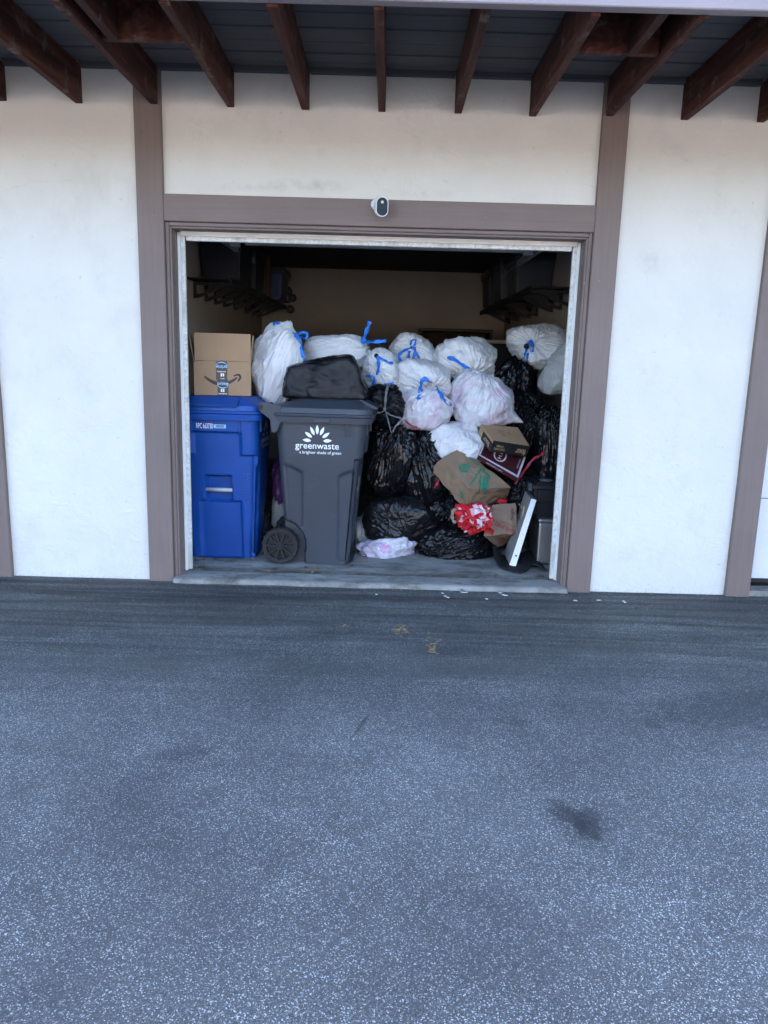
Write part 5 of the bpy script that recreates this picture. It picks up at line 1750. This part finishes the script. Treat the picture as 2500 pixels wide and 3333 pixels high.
# ---- car mat, curled, on the floor
fe = [(430, 1005, .46), (452, 1150, .44), (520, 1262, .38), (640, 1330, .31), (790, 1384, .262), (885, 1332, .31), (960, 1250, .38), (1060, 1268, .36), (1140, 1332, .33)]
be = [(478, 985, .62), (500, 1060, .64), (560, 1120, .66), (680, 1130, .66), (800, 1100, .68), (880, 1060, .70), (960, 1060, .70), (1010, 1140, .66), (1060, 1230, .60)]
Fe = spline([h4(*p) for p in fe], 6); Be = spline([h4(*p) for p in be], 6)
nv = 10
V, Fq = [], []
for layer in (0, 1):
    for i in range(len(Fe)):
        for j in range(nv + 1):
            t = j / nv
            p = Fe[i] * (1 - t) + Be[i] * t
            p = p + np.array([0, 0, (.010 if layer == 0 else 0) + .01 * math.sin(t * PI) * math.sin(i * .3)])
            p[2] = max(p[2], FZ + (.011 if layer == 0 else .001))
            V.append(p)
ni = len(Fe); off = ni * (nv + 1)
for i in range(ni - 1):
    for j in range(nv):
        a, b, c, d = i * (nv + 1) + j, (i + 1) * (nv + 1) + j, (i + 1) * (nv + 1) + j + 1, i * (nv + 1) + j + 1
        Fq += [(a, b, c, d), (d + off, c + off, b + off, a + off)]
for i in range(ni - 1):
    for j in (0, nv):
        a, b = i * (nv + 1) + j, (i + 1) * (nv + 1) + j
        Fq.append((a, a + off, b + off, b) if j == 0 else (b, b + off, a + off, a))
for j in range(nv):
    for i in (0, ni - 1):
        a, b = i * (nv + 1) + j, i * (nv + 1) + j + 1
        Fq.append((b, b + off, a + off, a) if i == 0 else (a, a + off, b + off, b))
fmat = link('car_mat', mesh_from('car_mat', V, Fq), MAT['rubber_mat'], None, True)
if hasattr(fmat.data, 'set_sharp_from_angle'): fmat.data.set_sharp_from_angle(angle=math.radians(50))
tag(fmat, 'curled black car mat on the garage floor under the leaning white board', 'mat')

# ---- steel bin and black storage bin by the right jamb
st = thing('steel_bin', 'rectangular brushed steel bin standing by the door frame under the black storage bin', 'bin', (1.25, .62, FZ))
box('bin_body', (-.142, -.12, .0), (.15, .20, .285), MAT['steel'], st, .012, 2)
box('bin_lid', (-.146, -.124, .2855), (.154, .204, .312), MAT['steel'], st, .010, 2)
box('bin_base', (-.13, -.108, -.0002), (.14, .19, .010), MAT['rubber'], st)
tb_ = tote('storage_bin', 'open black plastic storage bin full of bags, on the steel bin by the door frame', 1.27, .74, FZ + .314, .40, .40, .235, MAT['tote_black'], None, .92)
tb_['category'] = 'storage bin'
box('ridge', (-.195, -.196, .10), (.195, .196, .112), MAT['tote_black'], tb_, .004)
box('clip', (-.235, -.16, .17), (-.205, -.10, .225), MAT['tote_grey'], tb_, .004)
fo = bag('plastic_wrap', 'crumpled clear plastic wrap on top of the black storage bin', (1160, 1035, 1200, 1056), .66, .06, MAT['ribbon_clear'], 611, facets=9, wr=.02, nn=20, cat='wrap')

# ================================================================== LITTER
rs = random.Random(12)


def leaf_mesh(seed, L=.04, W=.018):
    r = random.Random(seed)
    V, Fq = [], []
    n_ = 7
    curl = r.uniform(.1, .5)
    for i in range(n_ + 1):
        t = i / n_
        w = W * math.sin(PI * min(max(t, .03), .97)) ** .8
        x = L * (t - .5)
        for s in (-1, 0, 1):
            V.append((x, s * w, .004 + abs(s) * w * curl + .006 * math.sin(t * PI * 1.4) * curl))
    for i in range(n_):
        for k in (0, 1):
            a = i * 3 + k
            Fq.append((a, a + 3, a + 4, a + 1))
    return mesh_from('dry_leaf', V, Fq)


LM = [leaf_mesh(i, .034 + .006 * (i % 3), .011 + .003 * (i % 2)) for i in range(4)]
spots = [(880, 1862, 'floor'), (896, 1853, 'floor'), (1021, 1864, 'floor'), (996, 1848, 'floor'), (1132, 1847, 'floor'), (1147, 1842, 'floor'), (820, 1825, 'floor'), (640, 1826, 'floor'), (664, 1822, 'floor'), (700, 1821, 'floor'),
         (1615, 1874, 'floor'), (1566, 1866, 'floor'), (1035, 1850, 'floor'), (1688, 1841, 'mat'), (1795, 1892, 'floor')]
for i, (x, y, w) in enumerate(spots):
    p = floor_at(x / K, y / K, FZ + (.012 if w == 'mat' else 0))
    o = link('dry_leaf', LM[i % 4], MAT['leaf'] if i % 2 == 0 else MAT['leaf2'], None)
    if not o.material_slots[0].material: pass
    o.location = (p[0], p[1], p[2]); o.rotation_euler = (rs.uniform(-.15, .15), rs.uniform(-.1, .1), rs.uniform(0, 6))
    tag(o, 'dry brown leaf lying on the concrete garage floor', 'leaf', 'dry leaves on the garage floor')
    o['label'] = ('dry brown leaf on the concrete at the foot of the blue cart' if x < 830 else 'dry brown leaf on the concrete before the grey cart' if x < 1200 else 'dry brown leaf on the concrete beside the black car mat')
    if w == 'mat': o['label'] = 'dry brown leaf lying on the black car mat'
for me in LM:
    if not me.materials: me.materials.append(MAT['leaf'])
p = floor_at(1502 / K, 1915 / K, .0)
o = link('dry_leaf', leaf_mesh(9, .05, .016), MAT['leaf2']); o.location = (p[0], -.06, .004); o.rotation_euler = (.5, .3, 1.2)
tag(o, 'curled brown leaf on the asphalt against the concrete edge', 'leaf')
chips = [(1507, 1928), (1519, 1928), (1628, 1930), (1637, 1936), (1450, 1941), (1458, 1945), (1645, 1938), (1225, 1935), (1585, 1950), (1950, 1954), (2030, 1957), (2034, 1961), (1872, 1955), (1440, 1931)]
for i, (x, y) in enumerate(chips):
    p = floor_at(x / K, y / K, .004)
    r = random.Random(i)
    n_ = 6
    V = [(r.uniform(.005, .010) * math.cos(2 * PI * k / n_) * (1.9 if i % 3 == 0 else 1.2), r.uniform(.004, .008) * math.sin(2 * PI * k / n_), .0) for k in range(n_)]
    V += [(a, b, .0022) for (a, b, c) in V]
    Fq = [tuple(range(n_))[::-1], tuple(range(n_, 2 * n_))] + [(k, (k + 1) % n_, n_ + (k + 1) % n_, n_ + k) for k in range(n_)]
    o = link('paint_chip', mesh_from('paint_chip', V, Fq), MAT['chip']); o.location = (p[0], p[1], .004); o.rotation_euler = (0, .05, r.uniform(-.5, .5))
    tag(o, 'white paint chip on the asphalt along the open garage sill' if x < 1700 else 'white paint chip on the asphalt below the stucco panel', 'paint chip', 'paint chips on the asphalt')
# loose straw
V, Fq = [], []
for (cx, cy, sx, sy, n_) in ((1305, 2050, 26, 12, 30), (1408, 2110, 12, 20, 22), (1120, 2035, 14, 6, 6), (1410, 2095, 30, 30, 12)):
    for _ in range(n_):
        p = floor_at((cx + rs.gauss(0, sx * .5)) / K, (cy + rs.gauss(0, sy * .5)) / K, .004)
        a = rs.gauss(0.1, .6); L = rs.uniform(.006, .016); w = .0012
        c_, s_ = math.cos(a), math.sin(a)
        b0 = len(V)
        for (u, v, z) in ((-L, -w, .003), (L, -w, .004), (L, w, .004), (-L, w, .003), (0, 0, .0065)):
            V.append((p[0] + c_ * u - s_ * v, p[1] + s_ * u + c_ * v, z))
        Fq += [(b0, b0 + 1, b0 + 4), (b0 + 1, b0 + 2, b0 + 4), (b0 + 2, b0 + 3, b0 + 4), (b0 + 3, b0, b0 + 4)]
o = link('straw_litter', mesh_from('straw_litter', V, Fq), MAT['straw'], kind='stuff')
tag(o, 'scattered bits of yellow straw on the asphalt', 'litter')

# grit gathered along the foot of the wall and on the paving
rg = np.random.default_rng(5)
V, Fq = [], []
octa = np.array([(1, 0, 0), (-1, 0, 0), (0, 1, 0), (0, -1, 0), (0, 0, 1), (0, 0, -1)], float)
of = [(0, 2, 4), (2, 1, 4), (1, 3, 4), (3, 0, 4), (2, 0, 5), (1, 2, 5), (3, 1, 5), (0, 3, 5)]
def pebble(x, y, z, r):
    b0 = len(V)
    for p in octa * r * rg.uniform(.6, 1.2, (6, 1)): V.append((x + p[0], y + p[1], z + r * .35 + p[2] * .7))
    for f in of: Fq.append(tuple(i + b0 for i in f))
for _ in range(900):
    x = rg.uniform(-2.8, 2.8); back = .02 if abs(x) > 1.35 else -.035
    if 1.19 < abs(x) < 1.36: back = -.004
    pebble(x, back - abs(rg.normal(0, .022)), 0, rg.uniform(.0018, .0050))
for _ in range(260):
    pebble(rg.uniform(-2.6, 2.6), -abs(rg.normal(0, .7)) - .04, 0, rg.uniform(.0015, .0042))
o = link('grit', mesh_from('grit', V, Fq), MAT['grit'], kind='stuff')
tag(o, 'loose grit gathered along the foot of the wall', 'grit')
V, Fq = [], []
for _ in range(420):
    x = rg.uniform(-1.12, 1.12)
    pebble(x, .161 + rg.normal(0, .03), .031, rg.uniform(.0012, .0036))
for s_ in (-1, 1):
    for _ in range(70): pebble(s_ * (1.10 - abs(rg.normal(0, .03))), .19 + abs(rg.normal(0, .03)), FZ, rg.uniform(.0015, .004))
o = link('floor_dirt', mesh_from('floor_dirt', V, Fq), MAT['dirt'], kind='stuff')
tag(o, 'dirt crumbs in the groove of the garage floor', 'dirt')
